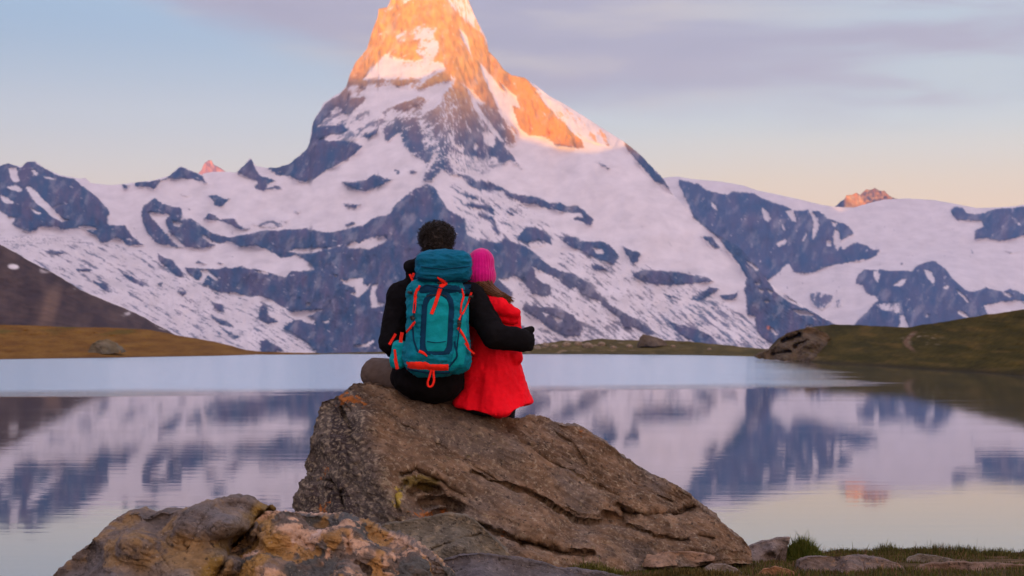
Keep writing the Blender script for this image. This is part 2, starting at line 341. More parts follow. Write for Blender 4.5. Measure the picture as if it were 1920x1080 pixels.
snow((1400,490),(1425,503),(1420,508),(1402,496)); snow((1436,516),(1455,533),(1482,560),(1512,579),(1480,567),(1452,545)); snow((1485,581),(1510,582),(1527,592),(1500,591)); snow((1412,530),(1425,530),(1422,536)); snow((1438,545),(1450,546),(1446,553)); snow((1430,565),(1442,564),(1438,571)); snow((1420,540),(1435,545),(1428,552)); snow((1441,614),(1447,614),(1458,628),(1452,629)); snow((1470,628),(1478,625),(1474,640)); snow((1510,612),(1525,610),(1518,618))
A_COVER = SV; A_COVER.blur(1, 1); A_COVER.soft()

# second survey: the farther range on the right
SV = Survey(1100, 250, 2110, 700, 0.0)
rock((1272,338),(1290,340),(1310,345),(1330,358),(1350,362),(1365,365),(1375,358),(1385,362),(1400,360),(1415,362),(1435,375),(1455,382),(1470,385),(1490,395),(1515,394),(1535,395),(1550,408),(1570,415),(1590,422),(1600,435),(1600,445),(1610,455),(1630,463),(1640,470),(1653,466),(1645,478),(1635,485),(1590,492),(1550,500),(1530,510),(1510,513),(1490,510),(1478,493),(1470,500),(1455,515),(1440,525),(1400,500),(1330,450),(1300,405),(1285,370),(1275,350))
for q in (((1330,373),(1342,385),(1346,397),(1335,390)), ((1429,386),(1438,395),(1445,412),(1438,416),(1430,405)), ((1473,394),(1488,397),(1494,417),(1483,413)), ((1517,394),(1528,403),(1536,420),(1530,442),(1521,452),(1526,430),(1525,415)), ((1565,430),(1572,433),(1577,455),(1570,472),(1562,455)), ((1556,414),(1571,420),(1567,428)), ((1575,456),(1590,440),(1606,440),(1613,450),(1590,462),(1580,470)), ((1455,456),(1473,447),(1474,455),(1460,463)), ((1549,452),(1558,450),(1558,462),(1551,461))): snow(*q)
for q in (((1500,457),(1510,435),(1516,432),(1508,452)), ((1362,365),(1372,380),(1366,382)), ((1390,378),(1405,370),(1400,380)), ((1460,405),(1475,432),(1470,434))): snow(*q, val=.3)
rock((1782,393),(1790,387),(1805,390),(1815,400),(1830,402),(1850,397),(1870,391),(1900,389),(2100,370),(2100,440),(1915,443),(1905,448),(1875,453),(1850,447),(1828,448),(1828,432),(1845,425),(1840,414),(1810,413),(1795,413),(1785,405))
snow((1890,400),(1905,410),(1915,425),(1905,420), val=.3)
rock((1603,531),(1610,515),(1620,505),(1635,507),(1650,505),(1670,508),(1685,507),(1710,508),(1725,495),(1748,487),(1765,497),(1780,515),(1800,535),(1815,547),(1835,545),(1850,539),(1880,547),(1895,541),(1930,555),(2100,580),(2100,690),(1850,690),(1590,690),(1597,612),(1630,580),(1647,561),(1640,555),(1625,550),(1618,535))
for q in (((1640,508),(1650,513),(1646,532),(1638,517)), ((1672,536),(1690,525),(1703,521),(1692,536)), ((1732,504),(1745,508),(1753,528),(1745,531),(1738,518)), ((1765,541),(1781,535),(1777,542)), ((1790,539),(1801,547),(1821,571),(1812,567)), ((1789,582),(1805,584),(1826,600),(1805,593)), ((1845,571),(1905,563),(1940,570),(1940,600),(1858,600)), ((1735,588),(1742,589),(1741,596),(1735,595)), ((1878,545),(1890,550),(1900,558),(1885,555)), ((1686,590),(1696,592),(1699,605),(1706,620),(1680,620),(1688,605))): snow(*q)
snow((1640,570),(1690,565),(1695,590),(1670,585),(1650,580), val=.42)
rock((1518,549),(1540,546),(1562,555),(1558,570),(1540,582),(1520,572), val=.62); rock((1565,562),(1580,560),(1578,575),(1568,578), val=.55)
snow((1520,600),(1580,590),(1640,560),(1600,610),(1560,625), val=0); rock((1880,470),(1900,470),(1920,468),(1900,475), val=.6); rock((1687,493),(1692,492),(1692,497),(1688,497), val=.9)
B_COVER = SV; B_COVER.blur(1, 1); B_COVER.soft()

A_SKY = [(-520,300),(-440,285),(-380,310),(-300,290),(-220,318),(-140,325),(-60,318),(0,311),(15,306),(40,313),(50,304),(65,302),(85,316),(112,328),(150,335),(160,333),(170,343),(205,347),(230,345),(253,342),(290,338),(318,329),(335,313),(340,312),(378,328),(382,325),(400,322),(415,322),(443,323),(455,313),(468,297),(471,297),(479,311),(500,315),(520,314),(545,306),(560,292),(575,280),(580,268),(583,250),(586,232),(592,218),(600,207),(607,193),(620,184),(640,172),(650,160),(656,140),(666,118),(677,105),(688,92),(693,75),(699,55),(709,30),(710,16),(726,14),(731,4),(737,-14),(752,-36),(776,-52),(800,-60),(826,-62),(848,-48),(866,-26),(878,0),(888,25),(898,44),(911,70),(915,84),(916,96),(930,110),(945,131),(960,141),(985,146),(1005,160),(1030,180),(1060,196),(1090,215),(1120,234),(1150,253),(1168,264),(1180,273),(1195,285),(1215,305),(1235,325),(1247,340),(1258,357),(1264,366),(1280,384),(1300,400),(1340,436),(1385,463),(1415,493),(1430,515),(1445,533),(1500,570),(1560,604),(1620,640),(1720,662)]
B_SKY = [(1100,345),(1240,334),(1256,332),(1270,331),(1300,336),(1350,340),(1395,348),(1420,357),(1450,363),(1500,374),(1540,384),(1570,388),(1600,389),(1640,378),(1660,374),(1700,372),(1750,375),(1790,382),(1830,390),(1870,389),(1900,387),(1960,378),(2110,350)]

ROCKM = mat_attr('mountain_cover', rough=.95, vary=.12, vscale=.012, spec=.1)

def range_mesh(sky, cover, u0, u1, du, rows, vbot, depth, streaks, colour, relief, jit):
    us = np.arange(u0, u1 + .1, du); n = len(us)
    top = pl(sky, us)
    cv = cover.at(us, top + 4)
    top = top + jit * fbm(us * .09, 0 * us, 3.0, 4, 5) * (.3 + .7 * cv)
    t = np.linspace(0, 1, rows)[:, None]
    V = vbot + (top[None, :] - vbot) * t; U = np.repeat(us[None, :], rows, 0)
    F = np.zeros_like(U)
    wu = U + 1.8 * fbm(U * .05, V * .05, 0, 3, 31) + 1.3 * fbm(U * .25, V * .25, 0, 2, 37)
    wv = V + 1.8 * fbm(U * .05, V * .05, 9, 3, 33) + 1.3 * fbm(U * .25, V * .25, 9, 2, 38)
    F = cover.at(wu, wv)
    out_ = sstep(-110, -150, U); F = F * (1 - out_) + out_ * (.5 + .9 * fbm(U * .012, V * .02, 3, 3, 43))
    ang, st = streaks(U, V)
    ca, sa = np.cos(ang), np.sin(ang)
    a = U * ca + V * sa; b = -U * sa + V * ca
    n1 = fbm(a * .03, b * .036 * st, 0, 6, 51, .74)
    cov = sstep(.43, .57, F + .80 * n1 * (.35 + 2.6 * F * (1 - F)))
    fl = fbm(a * .05, b * .17, 7, 5, 57, .65); cov = cov * (1 - .75 * sstep(.40, .62, fl + .10 * n1)); cov = cov * (1 - .20 * sstep(.0, .5, fbm(U * .05 + V * .02, V * .03, 27, 5, 58, .65)))
    cov = np.maximum(cov, .75 * sstep(.50, .62, fbm(a * .05, b * .14, 17, 4, 59, .6)) * (F < .2) * sstep(380, 450, V))
    D = depth(U, V)
    # relief: buttresses and gullies on rock, long swells on snow
    Fs = np.clip(F, 0, 1)
    D = D - relief * (Fs * (.75 * ridged(U * .018, V * .007, 0, 4, 61, .55) + .18 * fbm(U * .06, V * .04, 0, 3, 66)) + .35 * fbm(U * .012, V * .012, 2, 3, 71))
    D = D + 7 * Fs * fbm(a * .1, b * .12 * 2, 0, 3, 77)
    C = colour(U, V, cov * (.80 + .20 * sstep(.35, .8, F)), n1)
    P = Q(U, V, D)
    # the far side of the range
    bk = []; bc = []
    for k in range(1, 7):
        q = P[-1].copy(); q[:, 1] += 220 * k; q[:, 2] = q[:, 2] - (P[-1][:, 2] + 60) * (k / 6) ** 1.2
        bk.append(q); bc.append(C[-1])
    P = np.concatenate([P, np.array(bk)], 0); C = np.concatenate([C, np.array(bc)], 0)
    return P.reshape(-1, 3), grid_faces(P.shape[0], P.shape[1])[:, ::-1], C.reshape(-1, 3)

SNOWC = np.array([.80, .76, .79])
def col_A(U, V, cov, n1):
    k = fbm(U * .03, V * .02, 4, 4, 81); k2 = fbm(U * .12, V * .07, 4, 3, 83)
    low = np.array([.030, .072, .15]); hi = np.array([.105, .088, .15])  # blue of the distant haze is painted into the rock colour
    k3 = fbm(U * .09, V * .012, 4, 3, 87); r = mixc(low, hi, np.clip(.42 + 1.1 * k + .35 * k2 + .45 * k3, 0, 1))
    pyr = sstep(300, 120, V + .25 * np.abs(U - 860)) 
    r = mixc(r, mixc([.62, .29, .035], [.88, .45, .06], np.clip(.5 + 1.2 * k2 + .5 * k, 0, 1)), pyr)  # warm summit rock, its orange deepened with painted sunrise glow
    east = sstep(300, 250, V) * sstep(930, 990, U); r = mixc(r, [.82, .37, .04], east)  # sunlit orange painted on the right shoulder as well
    cl = sstep(470, 560, V) * sstep(880, 980, U) * sstep(1300, 1150, U); r = mixc(r, [.13, .10, .115], cl * .7)
    s = SNOWC * (1 + .05 * k)[..., None] * (1 - .10 * sstep(.1, .6, fbm(U * .02, V * .05, 1, 3, 91)))[..., None]
    moraine = sstep(70, 10, np.hypot((U - 560) * .35, (V - 390))) * .0 + .28 * np.clip(fbm(U * .03, V * .05, 6, 3, 95), 0, 1) * sstep(120, 40, np.hypot((U - 540) * .6, (V - 395) * 1.6))
    s = mixc(s, [.30, .27, .31], moraine)
    c = mixc(s, r, cov)
    spot = np.exp(-(((U - 1441) / 3.2) ** 2 + ((V - 614.5) / 3.4) ** 2)); c = mixc(c, [.75, .22, .03], np.clip(1.6 * spot - .2, 0, 1))
    return c
def str_A(U, V):
    ang = np.full_like(U, .50)
    ang = np.where(U > 900, .62, ang); st = np.full_like(U, 4.5)
    w = sstep(330, 280, V) * sstep(900, 820, U); ang = ang * (1 - w) + (-.55) * w; st = st * (1 - w) + 2.4 * w
    w = sstep(330, 300, V) * sstep(830, 880, U); ang = ang * (1 - w) + 1.0 * w; st = st * (1 - w) + 2.2 * w
    w = sstep(460, 420, V) * sstep(520, 400, U); st = st * (1 - w) + 1.4 * w
    return ang, st
def dep_A(U, V):
    D = 7000 + 3300 * np.clip((668 - V) / 720, 0, 1.1)
    ur = pl([(-60, 845), (150, 850), (330, 812), (420, 850), (600, 930)], V)
    D = D - 420 * np.exp(-np.abs(U - ur) / 170) * sstep(-40, 160, V) * sstep(700, 500, V)
    D = D - 260 * np.exp(-((U - 1110 - (V - 250) * .6) / 120.0) ** 2) * sstep(600, 300, V)
    D = D - 500 * sstep(240, 60, U) * sstep(300, 420, V)
    return D
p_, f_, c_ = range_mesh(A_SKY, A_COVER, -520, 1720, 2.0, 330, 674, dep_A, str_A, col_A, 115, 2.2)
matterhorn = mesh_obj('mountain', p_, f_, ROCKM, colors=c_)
tag(matterhorn, 'steep snow-streaked pyramid mountain with sunlit orange summit and the snowfields at its foot', None, kind='structure')

def col_B(U, V, cov, n1):
    k = fbm(U * .03, V * .02, 14, 4, 84); k2 = fbm(U * .10, V * .05, 4, 3, 85)
    r = mixc([.035, .078, .17], [.11, .10, .175], np.clip(.4 + .8 * k + .3 * k2, 0, 1))  # cliff colour carries painted haze blue
    return mixc(SNOWC * .97 * (1 + .05 * k)[..., None], r, cov)
def str_B(U, V): return np.full_like(U, -1.1), np.full_like(U, 2.0)
def dep_B(U, V): return 9000 + 2300 * np.clip((668 - V) / 330, 0, 1.2) - 350 * np.exp(-((U - 1740) / 130) ** 2) * sstep(450, 560, V)
p_, f_, c_ = range_mesh(B_SKY, B_COVER, 1100, 2110, 2.2, 170, 674, dep_B, str_B, col_B, 115, 1.0)
tag(mesh_obj('mountain', p_, f_, ROCKM, colors=c_), 'broad snow-capped range with blue-grey cliffs on the right', kind='structure')

# small far summits that the first sun reaches, its glow painted into their colour
def far_peak(sky, D, ctab, label, seed):
    us = np.arange(sky[0][0], sky[-1][0] + .01, .8); top = pl(sky, us) + 1.2 * fbm(us * .25, 0 * us, seed, 3, seed)
    t = np.linspace(0, 1, 40)[:, None]; V = 430 + (top[None] - 430) * t; U = np.repeat(us[None], 40, 0)
    DD = D + 900 * (430 - V) / 120 - 60 * ridged(U * .06, V * .04, seed, 3, seed)
    P = Q(U, V, DD); q = [P[-1] + np.array([0, 180 * k, -120 * k]) for k in range(1, 6)]
    P = np.concatenate([P, np.array(q)], 0)
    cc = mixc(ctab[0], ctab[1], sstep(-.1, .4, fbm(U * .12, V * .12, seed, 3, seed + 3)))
    if len(ctab) > 2: cc = mixc(cc, ctab[2], np.clip(sstep(1610, 1618, U - (V - 370) * .8) * (.55 + .9 * fbm(U * .15, V * .15, 3, 3, 5)) + sstep(1588, 1580, U), 0, 1))  # dark tone paints the shaded rock beside the sunlit part
    cc = np.concatenate([cc] + [cc[-1:]] * 5, 0)
    return tag(mesh_obj('mountain', P.reshape(-1, 3), grid_faces(*P.shape[:2])[:, ::-1], ROCKM, colors=cc.reshape(-1, 3)), label, kind='structure')
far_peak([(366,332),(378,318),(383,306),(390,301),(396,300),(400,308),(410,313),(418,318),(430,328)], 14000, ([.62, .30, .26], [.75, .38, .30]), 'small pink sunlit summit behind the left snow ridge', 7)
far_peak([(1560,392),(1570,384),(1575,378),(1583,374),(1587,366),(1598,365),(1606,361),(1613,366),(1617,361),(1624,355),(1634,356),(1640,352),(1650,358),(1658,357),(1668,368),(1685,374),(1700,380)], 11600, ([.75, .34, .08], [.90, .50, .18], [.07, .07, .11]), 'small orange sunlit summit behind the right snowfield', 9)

# unseen ridge added off to the left and behind, crest shaped to shade the valley
bound = [(560,140),(600,152),(640,156),(680,150),(720,147),(770,150),(800,142),(820,132),(835,133),(850,146),(872,166),(895,184),(925,196),(945,215),(958,240),(975,258),(1000,266),(1040,276),(1080,284),(1120,286),(1160,276),(1200,268)]
pw = np.array([math.cos(R(SUN_AZ)), -math.sin(R(SUN_AZ))]); dw = np.array([math.sin(R(SUN_AZ)), math.cos(R(SUN_AZ))])
ub = np.array([b[0] for b in bound], float); vb = np.array([b[1] for b in bound], float)
Pb = Q(ub, vb, dep_A(ub, vb)); wq = Pb[:, :2] @ pw; qq = Pb[:, :2] @ dw
def qline(w): return np.interp(w, [-9000, -4200, -3000, -1500, 700], [3300, 3300, 1700, -600, -2600])
hh = Pb[:, 2] + (qq - qline(wq)) * math.tan(R(SUN_EL))
o_ = np.argsort(wq); wq, hh = wq[o_], hh[o_]
W = np.linspace(-8300, 800, 700)
def crest_h(w):
    core = np.interp(w, wq, hh)
    left = hh[0] + 30; right = np.interp(w, [wq[-1], -3860, -3790, -3000, -1500, 0, 800], [hh[-1], 1258, 1600, 1450, 1000, 620, 420])
    h = np.where(w < wq[0], left, np.where(w > wq[-1], right, core))
    return h * sstep(-8300, -7900, w)
H = crest_h(W) + 10 * fbm(W * .01, 0 * W, 0, 4, 3)
cr = W[:, None] * pw[None] + qline(W)[:, None] * dw[None]
offs = np.linspace(-1500, 1500, 61); prof = np.interp(np.abs(offs), [0, 120, 400, 800, 1200, 1500], [1, .92, .70, .40, .14, -.03])
rows = []
for off, fr in zip(offs, prof):
    p2 = cr - dw[None] * off * .55; away = min(1, abs(off) / 300)
    nz = 120 * ridged(W * .004, 0 * W + off * .003, 0, 5, 8) + 40 * fbm(W * .02, 0 * W + off * .012, 0, 4, 18)
    rows.append(np.concatenate([p2, (H * fr + away * (nz - 90) * min(1, (1500 - abs(off)) / 300))[:, None]], 1))
P = np.array(rows); kk = fbm(P[..., 0] * .003, P[..., 1] * .003, P[..., 2] * .004, 6, 12, .65)
tag(mesh_obj('mountain', P.reshape(-1, 3), grid_faces(*P.shape[:2]), ROCKM, colors=mixc([.12, .11, .12], SNOWC, sstep(-.1, .1, kk)).reshape(-1, 3)), 'unseen snowy ridge added left of and behind the viewpoint to shade the valley', kind='structure')

# ------------------------------------------------------------------ near slopes and shores
def shore(name, label, crest, base, u0, u1, du, d_base, d_crest, colour, mat, rows=60, bump=.6, back=60, jit=1.0, curve=1.0, fq=.05):
    us = np.arange(u0, u1 + .1, du); top = pl(crest, us); bot = pl(base, us)
    top = top + jit * fbm(us * fq, 0 * us, 1, 4, 21)
    t = np.linspace(0, 1, rows)[:, None]
    V = bot[None] + (top - bot)[None] * t; U = np.repeat(us[None], rows, 0)
    db = d_base(us)[None] ; dc = d_crest(us)[None]
    D = db + (dc - db) * t ** curve
    k = fbm(U * .03, V * .12, 0, 5, 23)
    D = D * (1 + .02 * bump * k * np.minimum(1, 6 * t) * np.minimum(1, 6 * (1 - t) + .3))
    P = Q(U, V, D); C = colour(U, V, t + 0 * U)
    q = [P[-1] + np.stack([0 * us, back * kk + 0 * us, -back * .25 * kk ** 1.5 + 0 * us], 1) for kk in (.3, 1, 2, 4)]
    foot = P[0] + np.array([0, -1.0, -2.0])
    P = np.concatenate([foot[None], P, np.array(q)], 0); C = np.concatenate([C[:1], C] + [C[-1:]] * 4, 0)
    return tag(mesh_obj(name, P.reshape(-1, 3), grid_faces(*P.shape[:2])[:, ::-1], mat, colors=C.reshape(-1, 3)), label, kind='structure')
HILLM = mat_attr('hill_ground', rough=1, vary=.45, vscale=1.6, spec=.05)
SLOPEM = mat_attr('slope_ground', rough=1, vary=.25, vscale=.05, spec=.05)
# dark scree slope, left
def col_slope(U, V, t):
    k = fbm(U * .03, V * .03, 0, 4, 41); c = mixc([.048, .032, .033], [.10, .068, .058], np.clip(.4 + k, 0, 1))
    c = mixc(c, [.19, .12, .085], .6 * sstep(26, 8, np.abs(U - 92 + (V - 580) * .25) * 1.2 + 8 * k) * sstep(530, 560, V) * sstep(625, 590, V))
    e = pl([(0,455),(60,490),(150,545),(250,590),(330,630),(350,640)], U)
    sn = .6 * sstep(.30, .5, fbm(U * .025, V * .05, 3, 3, 44)) * sstep(14, 3, V - e)
    c = mixc(c, SNOWC * .9, sn); c = mixc(c, SNOWC * .9, sstep(9, 6, np.hypot((U - 25) * .75 - (V - 500) * .2, (V - 500) * 1.6)))
    return c
shore('hill', 'dark scree slope descending behind the left shore', [(-900,200),(-140,400),(0,458),(30,474),(60,492),(100,512),(150,543),(200,565),(250,585),(300,612),(330,628),(352,642),(380,660)],
      [(-900,700),(380,665)], -900, 380, 2.5, lambda u: 900 + 0 * u, lambda u: 1500 + 0 * u, col_slope, SLOPEM, 110, .5, 120, 2.0)
def col_lsh(U, V, t):
    k = fbm(U * .02, V * .12, 0, 4, 46)
    c = mixc([.13, .060, .010], [.20, .105, .020], np.clip(.45 + k, 0, 1))
    c = mixc(c, [.095, .075, .012], sstep(.0, .5, fbm(U * .012, V * .07, 5, 3, 48)) * .8 * sstep(640, 625, V + .02 * U))
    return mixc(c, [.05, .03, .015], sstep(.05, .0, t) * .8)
dl = lambda u: np.interp(u, [-2500, -900, 0, 200, 400, 480, 1000], [60, 130, 278, 312, 370, 420, 470])
shore('shore', 'brown autumn grass shore on the left', [(-2500,560),(-900,590),(-140,606),(0,609),(60,610),(120,613),(200,614),(280,618),(340,630),(400,640),(440,650),(465,657),(500,660),(600,662)],
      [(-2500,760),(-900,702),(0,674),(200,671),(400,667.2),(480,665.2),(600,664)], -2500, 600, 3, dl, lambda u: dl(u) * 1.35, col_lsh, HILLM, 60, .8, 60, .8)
def col_csh(U, V, t):
    k = fbm(U * .03, V * .14, 0, 4, 49)
    c = mixc([.060, .050, .015], [.11, .085, .028], np.clip(.5 + k, 0, 1))
    c = mixc(c, [.26, .19, .12], sstep(.15, .5, fbm(U * .05, V * .2, 7, 3, 50)) * .7 * sstep(1300, 1100, U))
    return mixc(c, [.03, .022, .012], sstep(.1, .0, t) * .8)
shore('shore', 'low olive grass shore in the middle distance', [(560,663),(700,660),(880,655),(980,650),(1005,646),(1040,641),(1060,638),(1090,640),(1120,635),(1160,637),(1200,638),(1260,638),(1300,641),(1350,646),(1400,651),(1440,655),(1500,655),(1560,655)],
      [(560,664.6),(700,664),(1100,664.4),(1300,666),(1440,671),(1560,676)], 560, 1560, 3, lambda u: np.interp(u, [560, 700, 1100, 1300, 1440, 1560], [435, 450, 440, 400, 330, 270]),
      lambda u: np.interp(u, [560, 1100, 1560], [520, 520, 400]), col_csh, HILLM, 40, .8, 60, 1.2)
def col_rsh(U, V, t):
    k = fbm(U * .015, V * .05, 0, 4, 52); k2 = fbm(U * .08, V * .25, 0, 3, 54)
    c = mixc([.034, .030, .004], [.075, .056, .009], np.clip(.45 + k + .3 * k2, 0, 1))
    c = mixc(c, [.13, .085, .02], .5 * sstep(.1, .6, fbm(U * .02, V * .08, 9, 3, 56)))
    path = np.abs(U - (1708 + 8 * np.sin((V - 605) * .13))) ; c = mixc(c, [.15, .095, .055], sstep(8, 3, path + 3 * k2) * sstep(618, 626, V) * sstep(664, 650, V))
    c = mixc(c, [.24, .2, .14], sstep(.25, .45, k2) * sstep(40, 15, np.hypot((U - 1730) * .8, (V - 635) * 2)) * .8)
    c = mixc(c, [.20, .14, .085], sstep(.0, .4, k2) * sstep(1560, 1500, U) * .7)
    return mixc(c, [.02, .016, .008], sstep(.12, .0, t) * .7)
dr = lambda u: np.interp(u, [1430, 1500, 1560, 1735, 1920, 2600, 4200], [330, 250, 215, 165, 128, 70, 40])
def bofd(u): return 648 + FPX * CAMH / dr(u)
ur_ = np.arange(1430, 4201, 10.0)
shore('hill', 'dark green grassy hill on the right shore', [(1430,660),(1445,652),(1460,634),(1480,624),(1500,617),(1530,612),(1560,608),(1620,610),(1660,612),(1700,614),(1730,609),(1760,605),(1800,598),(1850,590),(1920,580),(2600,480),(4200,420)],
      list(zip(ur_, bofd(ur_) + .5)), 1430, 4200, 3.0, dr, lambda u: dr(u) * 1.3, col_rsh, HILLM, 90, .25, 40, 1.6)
# ------------------------------------------------------------------ lake
def mat_water():
    m = bpy.data.materials.new('lake_water'); m.use_nodes = True
    t = NT(m.node_tree); b = t.n['Principled BSDF']
    g = t.node('ShaderNodeNewGeometry'); sp = t.node('ShaderNodeSeparateXYZ'); t.l.new(g.outputs['Position'], sp.inputs[0])
    x, y, _ = sp.outputs
    # breeze-ruffled far water, glassy near water
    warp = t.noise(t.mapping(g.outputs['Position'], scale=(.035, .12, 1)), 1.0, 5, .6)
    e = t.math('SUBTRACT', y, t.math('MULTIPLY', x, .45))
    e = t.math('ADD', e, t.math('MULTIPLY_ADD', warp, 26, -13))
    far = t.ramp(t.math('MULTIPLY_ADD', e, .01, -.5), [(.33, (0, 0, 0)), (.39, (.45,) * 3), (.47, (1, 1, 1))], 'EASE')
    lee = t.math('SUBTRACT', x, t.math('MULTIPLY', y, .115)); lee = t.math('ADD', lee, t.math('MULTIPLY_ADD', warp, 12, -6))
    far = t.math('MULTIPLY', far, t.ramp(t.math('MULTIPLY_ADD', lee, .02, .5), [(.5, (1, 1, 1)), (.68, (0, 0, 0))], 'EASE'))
    streak = t.noise(t.mapping(g.outputs['Position'], scale=(.015, .35, 1)), 1.0, 3, .6)
    near_r = t.ramp(streak, [(.45, (.022,) * 3), (.75, (.05,) * 3)])
    rough = t.mix(far, near_r, (.13, .13, .13, 1))
    t.put(b, 'Roughness', rough)
    t.put(b, 'Base Color', t.mix(far, (.05, .06, .07, 1), (.40, .60, .78, 1))); t.put(b, 'IOR', t.math('MULTIPLY_ADD', far, -1.25, 2.7)); t.put(b, 'Specular IOR Level', .5)  # pale blue base colour of the far band stands in for reflected sky
    w1 = t.noise(t.mapping(g.outputs['Position'], scale=(.35, 2.2, 1)), 1.0, 3, .5)
    w2 = t.noise(t.mapping(g.outputs['Position'], scale=(1.2, 7.0, 1), loc=(5, 3, 0)), 1.0, 2, .5)
    h = t.math('ADD', w1, t.math('MULTIPLY', w2, .25))
    w3 = t.noise(t.mapping(g.outputs['Position'], scale=(.9, 2.0, 1), loc=(1, 8, 0)), 1.0, 3, .6)
    t.put(b, 'Normal', t.bump(w3, 1.0, t.math('MULTIPLY', far, .16), t.bump(h, .5, .0022)))
    return m
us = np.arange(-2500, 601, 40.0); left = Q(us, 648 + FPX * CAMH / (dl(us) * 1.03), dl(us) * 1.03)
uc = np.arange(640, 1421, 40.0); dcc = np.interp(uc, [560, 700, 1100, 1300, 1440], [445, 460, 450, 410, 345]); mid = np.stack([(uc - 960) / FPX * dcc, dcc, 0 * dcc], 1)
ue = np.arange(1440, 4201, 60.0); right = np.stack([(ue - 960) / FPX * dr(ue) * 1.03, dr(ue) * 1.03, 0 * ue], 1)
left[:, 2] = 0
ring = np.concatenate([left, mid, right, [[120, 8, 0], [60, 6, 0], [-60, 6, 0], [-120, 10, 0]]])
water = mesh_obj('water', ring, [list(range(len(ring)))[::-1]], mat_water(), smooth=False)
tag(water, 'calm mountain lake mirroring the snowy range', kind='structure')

# ------------------------------------------------------------------ terrain sheet below everything
GM = mat_attr('valley_ground', rough=1, vary=.2, vscale=.01)
tag(mesh_obj('terrain', [(-20000, -12000, -48), (20000, -12000, -48), (20000, 24000, -48), (-20000, 24000, -48)], [(0, 1, 2, 3)], GM, colors=np.full((4, 3), .09)), 'valley floor', kind='structure')
tag(mesh_obj('lake_bed', [(-420, -180, -4), (420, -180, -4), (420, 520, -4), (-420, 520, -4)], [(0, 1, 2, 3)], GM, colors=np.full((4, 3), .07)), 'lake bed', kind='structure')
# ------------------------------------------------------------------ foreground ground
def ground_z(x, y):
    z = .896 - .074 * (y - 9.2)
    z = z - 1.9 * sstep(12.35, 15.3, y + .18 * fbm(x * .9, 0 * x, 2, 3, 5))
    left = sstep(-.9, -2.6, x - .12 * (9.5 - y)); z = z - 1.9 * left * sstep(4.0, 8.5, y)
    near = sstep(7.5, 3.5, y); z = z * (1 - near) + .35 * near
    z = z + .035 * fbm(x * 1.3, y * 1.3, 0, 3, 7) + .012 * fbm(x * 7, y * 7, 0, 3, 8)
    return np.maximum(z, -1.6)
def gspace(a, b, n, c, w):
    t = np.linspace(-1, 1, n); s = np.sign(t) * np.abs(t) ** 2.6
    return np.where(s < 0, c + s * (c - a), c + s * (b - c))
gx = gspace(-150, 150, 520, 1.2, 1); gy = gspace(-90, 40, 420, 11.2, 1)
GX, GY = np.meshgrid(gx, gy); GZ = ground_z(GX, GY)
k = fbm(GX * 1.6, GY * 1.6, 0, 5, 9); k2 = fbm(GX * 9, GY * 9, 0, 3, 10)
gc = mixc([.060, .048, .016], [.14, .085, .05], np.clip(.35 + .9 * k + .4 * k2, 0, 1))
gc = mixc(gc, [.045, .05, .012], sstep(.0, .5, fbm(GX * .8, GY * 1.1, 3, 4, 13)) * .8)
gc = mixc(gc, [.20, .13, .085], sstep(.25, .5, k2 * .7 + k * .5) * .8)
GMAT = mat_attr('soil_and_turf', rough=1, vary=.45, vscale=28, bump=.9, bscale=45, bdist=.02, spec=.1)
tag(mesh_obj('ground', np.stack([GX, GY, GZ], -1).reshape(-1, 3), grid_faces(*GX.shape), GMAT, colors=gc.reshape(-1, 3)), 'stony turf ground at the lake edge', kind='structure')

# ------------------------------------------------------------------ boulders
def idw(ctrl, U, V, p=3.0, asp=1.0):
    c = np.asarray(ctrl, float); w = 0; s = 0
    for (a, b, d) in c:
        r = ((U - a) ** 2 + ((V - b) * asp) ** 2 + 60.0) ** (-p / 2); w = w + r; s = s + r * d
    return s / w
def resample(pts, n):
    p = np.asarray(pts, float); L = np.r_[0, np.cumsum(np.hypot(*np.diff(p, axis=0).T))]
    t = np.linspace(0, L[-1], n); return np.interp(t, L, p[:, 0]), np.interp(t, L, p[:, 1]), t
def seg_dist(U, V, pts):
    d = np.full(U.shape, 1e9)
    for (a, b), (c, e) in zip(pts[:-1], pts[1:]):
        L2 = (c - a) ** 2 + (e - b) ** 2; t = np.clip(((U - a) * (c - a) + (V - b) * (e - b)) / L2, 0, 1)
        d = np.minimum(d, np.hypot(U - a - t * (c - a), V - b - t * (e - b)))
    return d
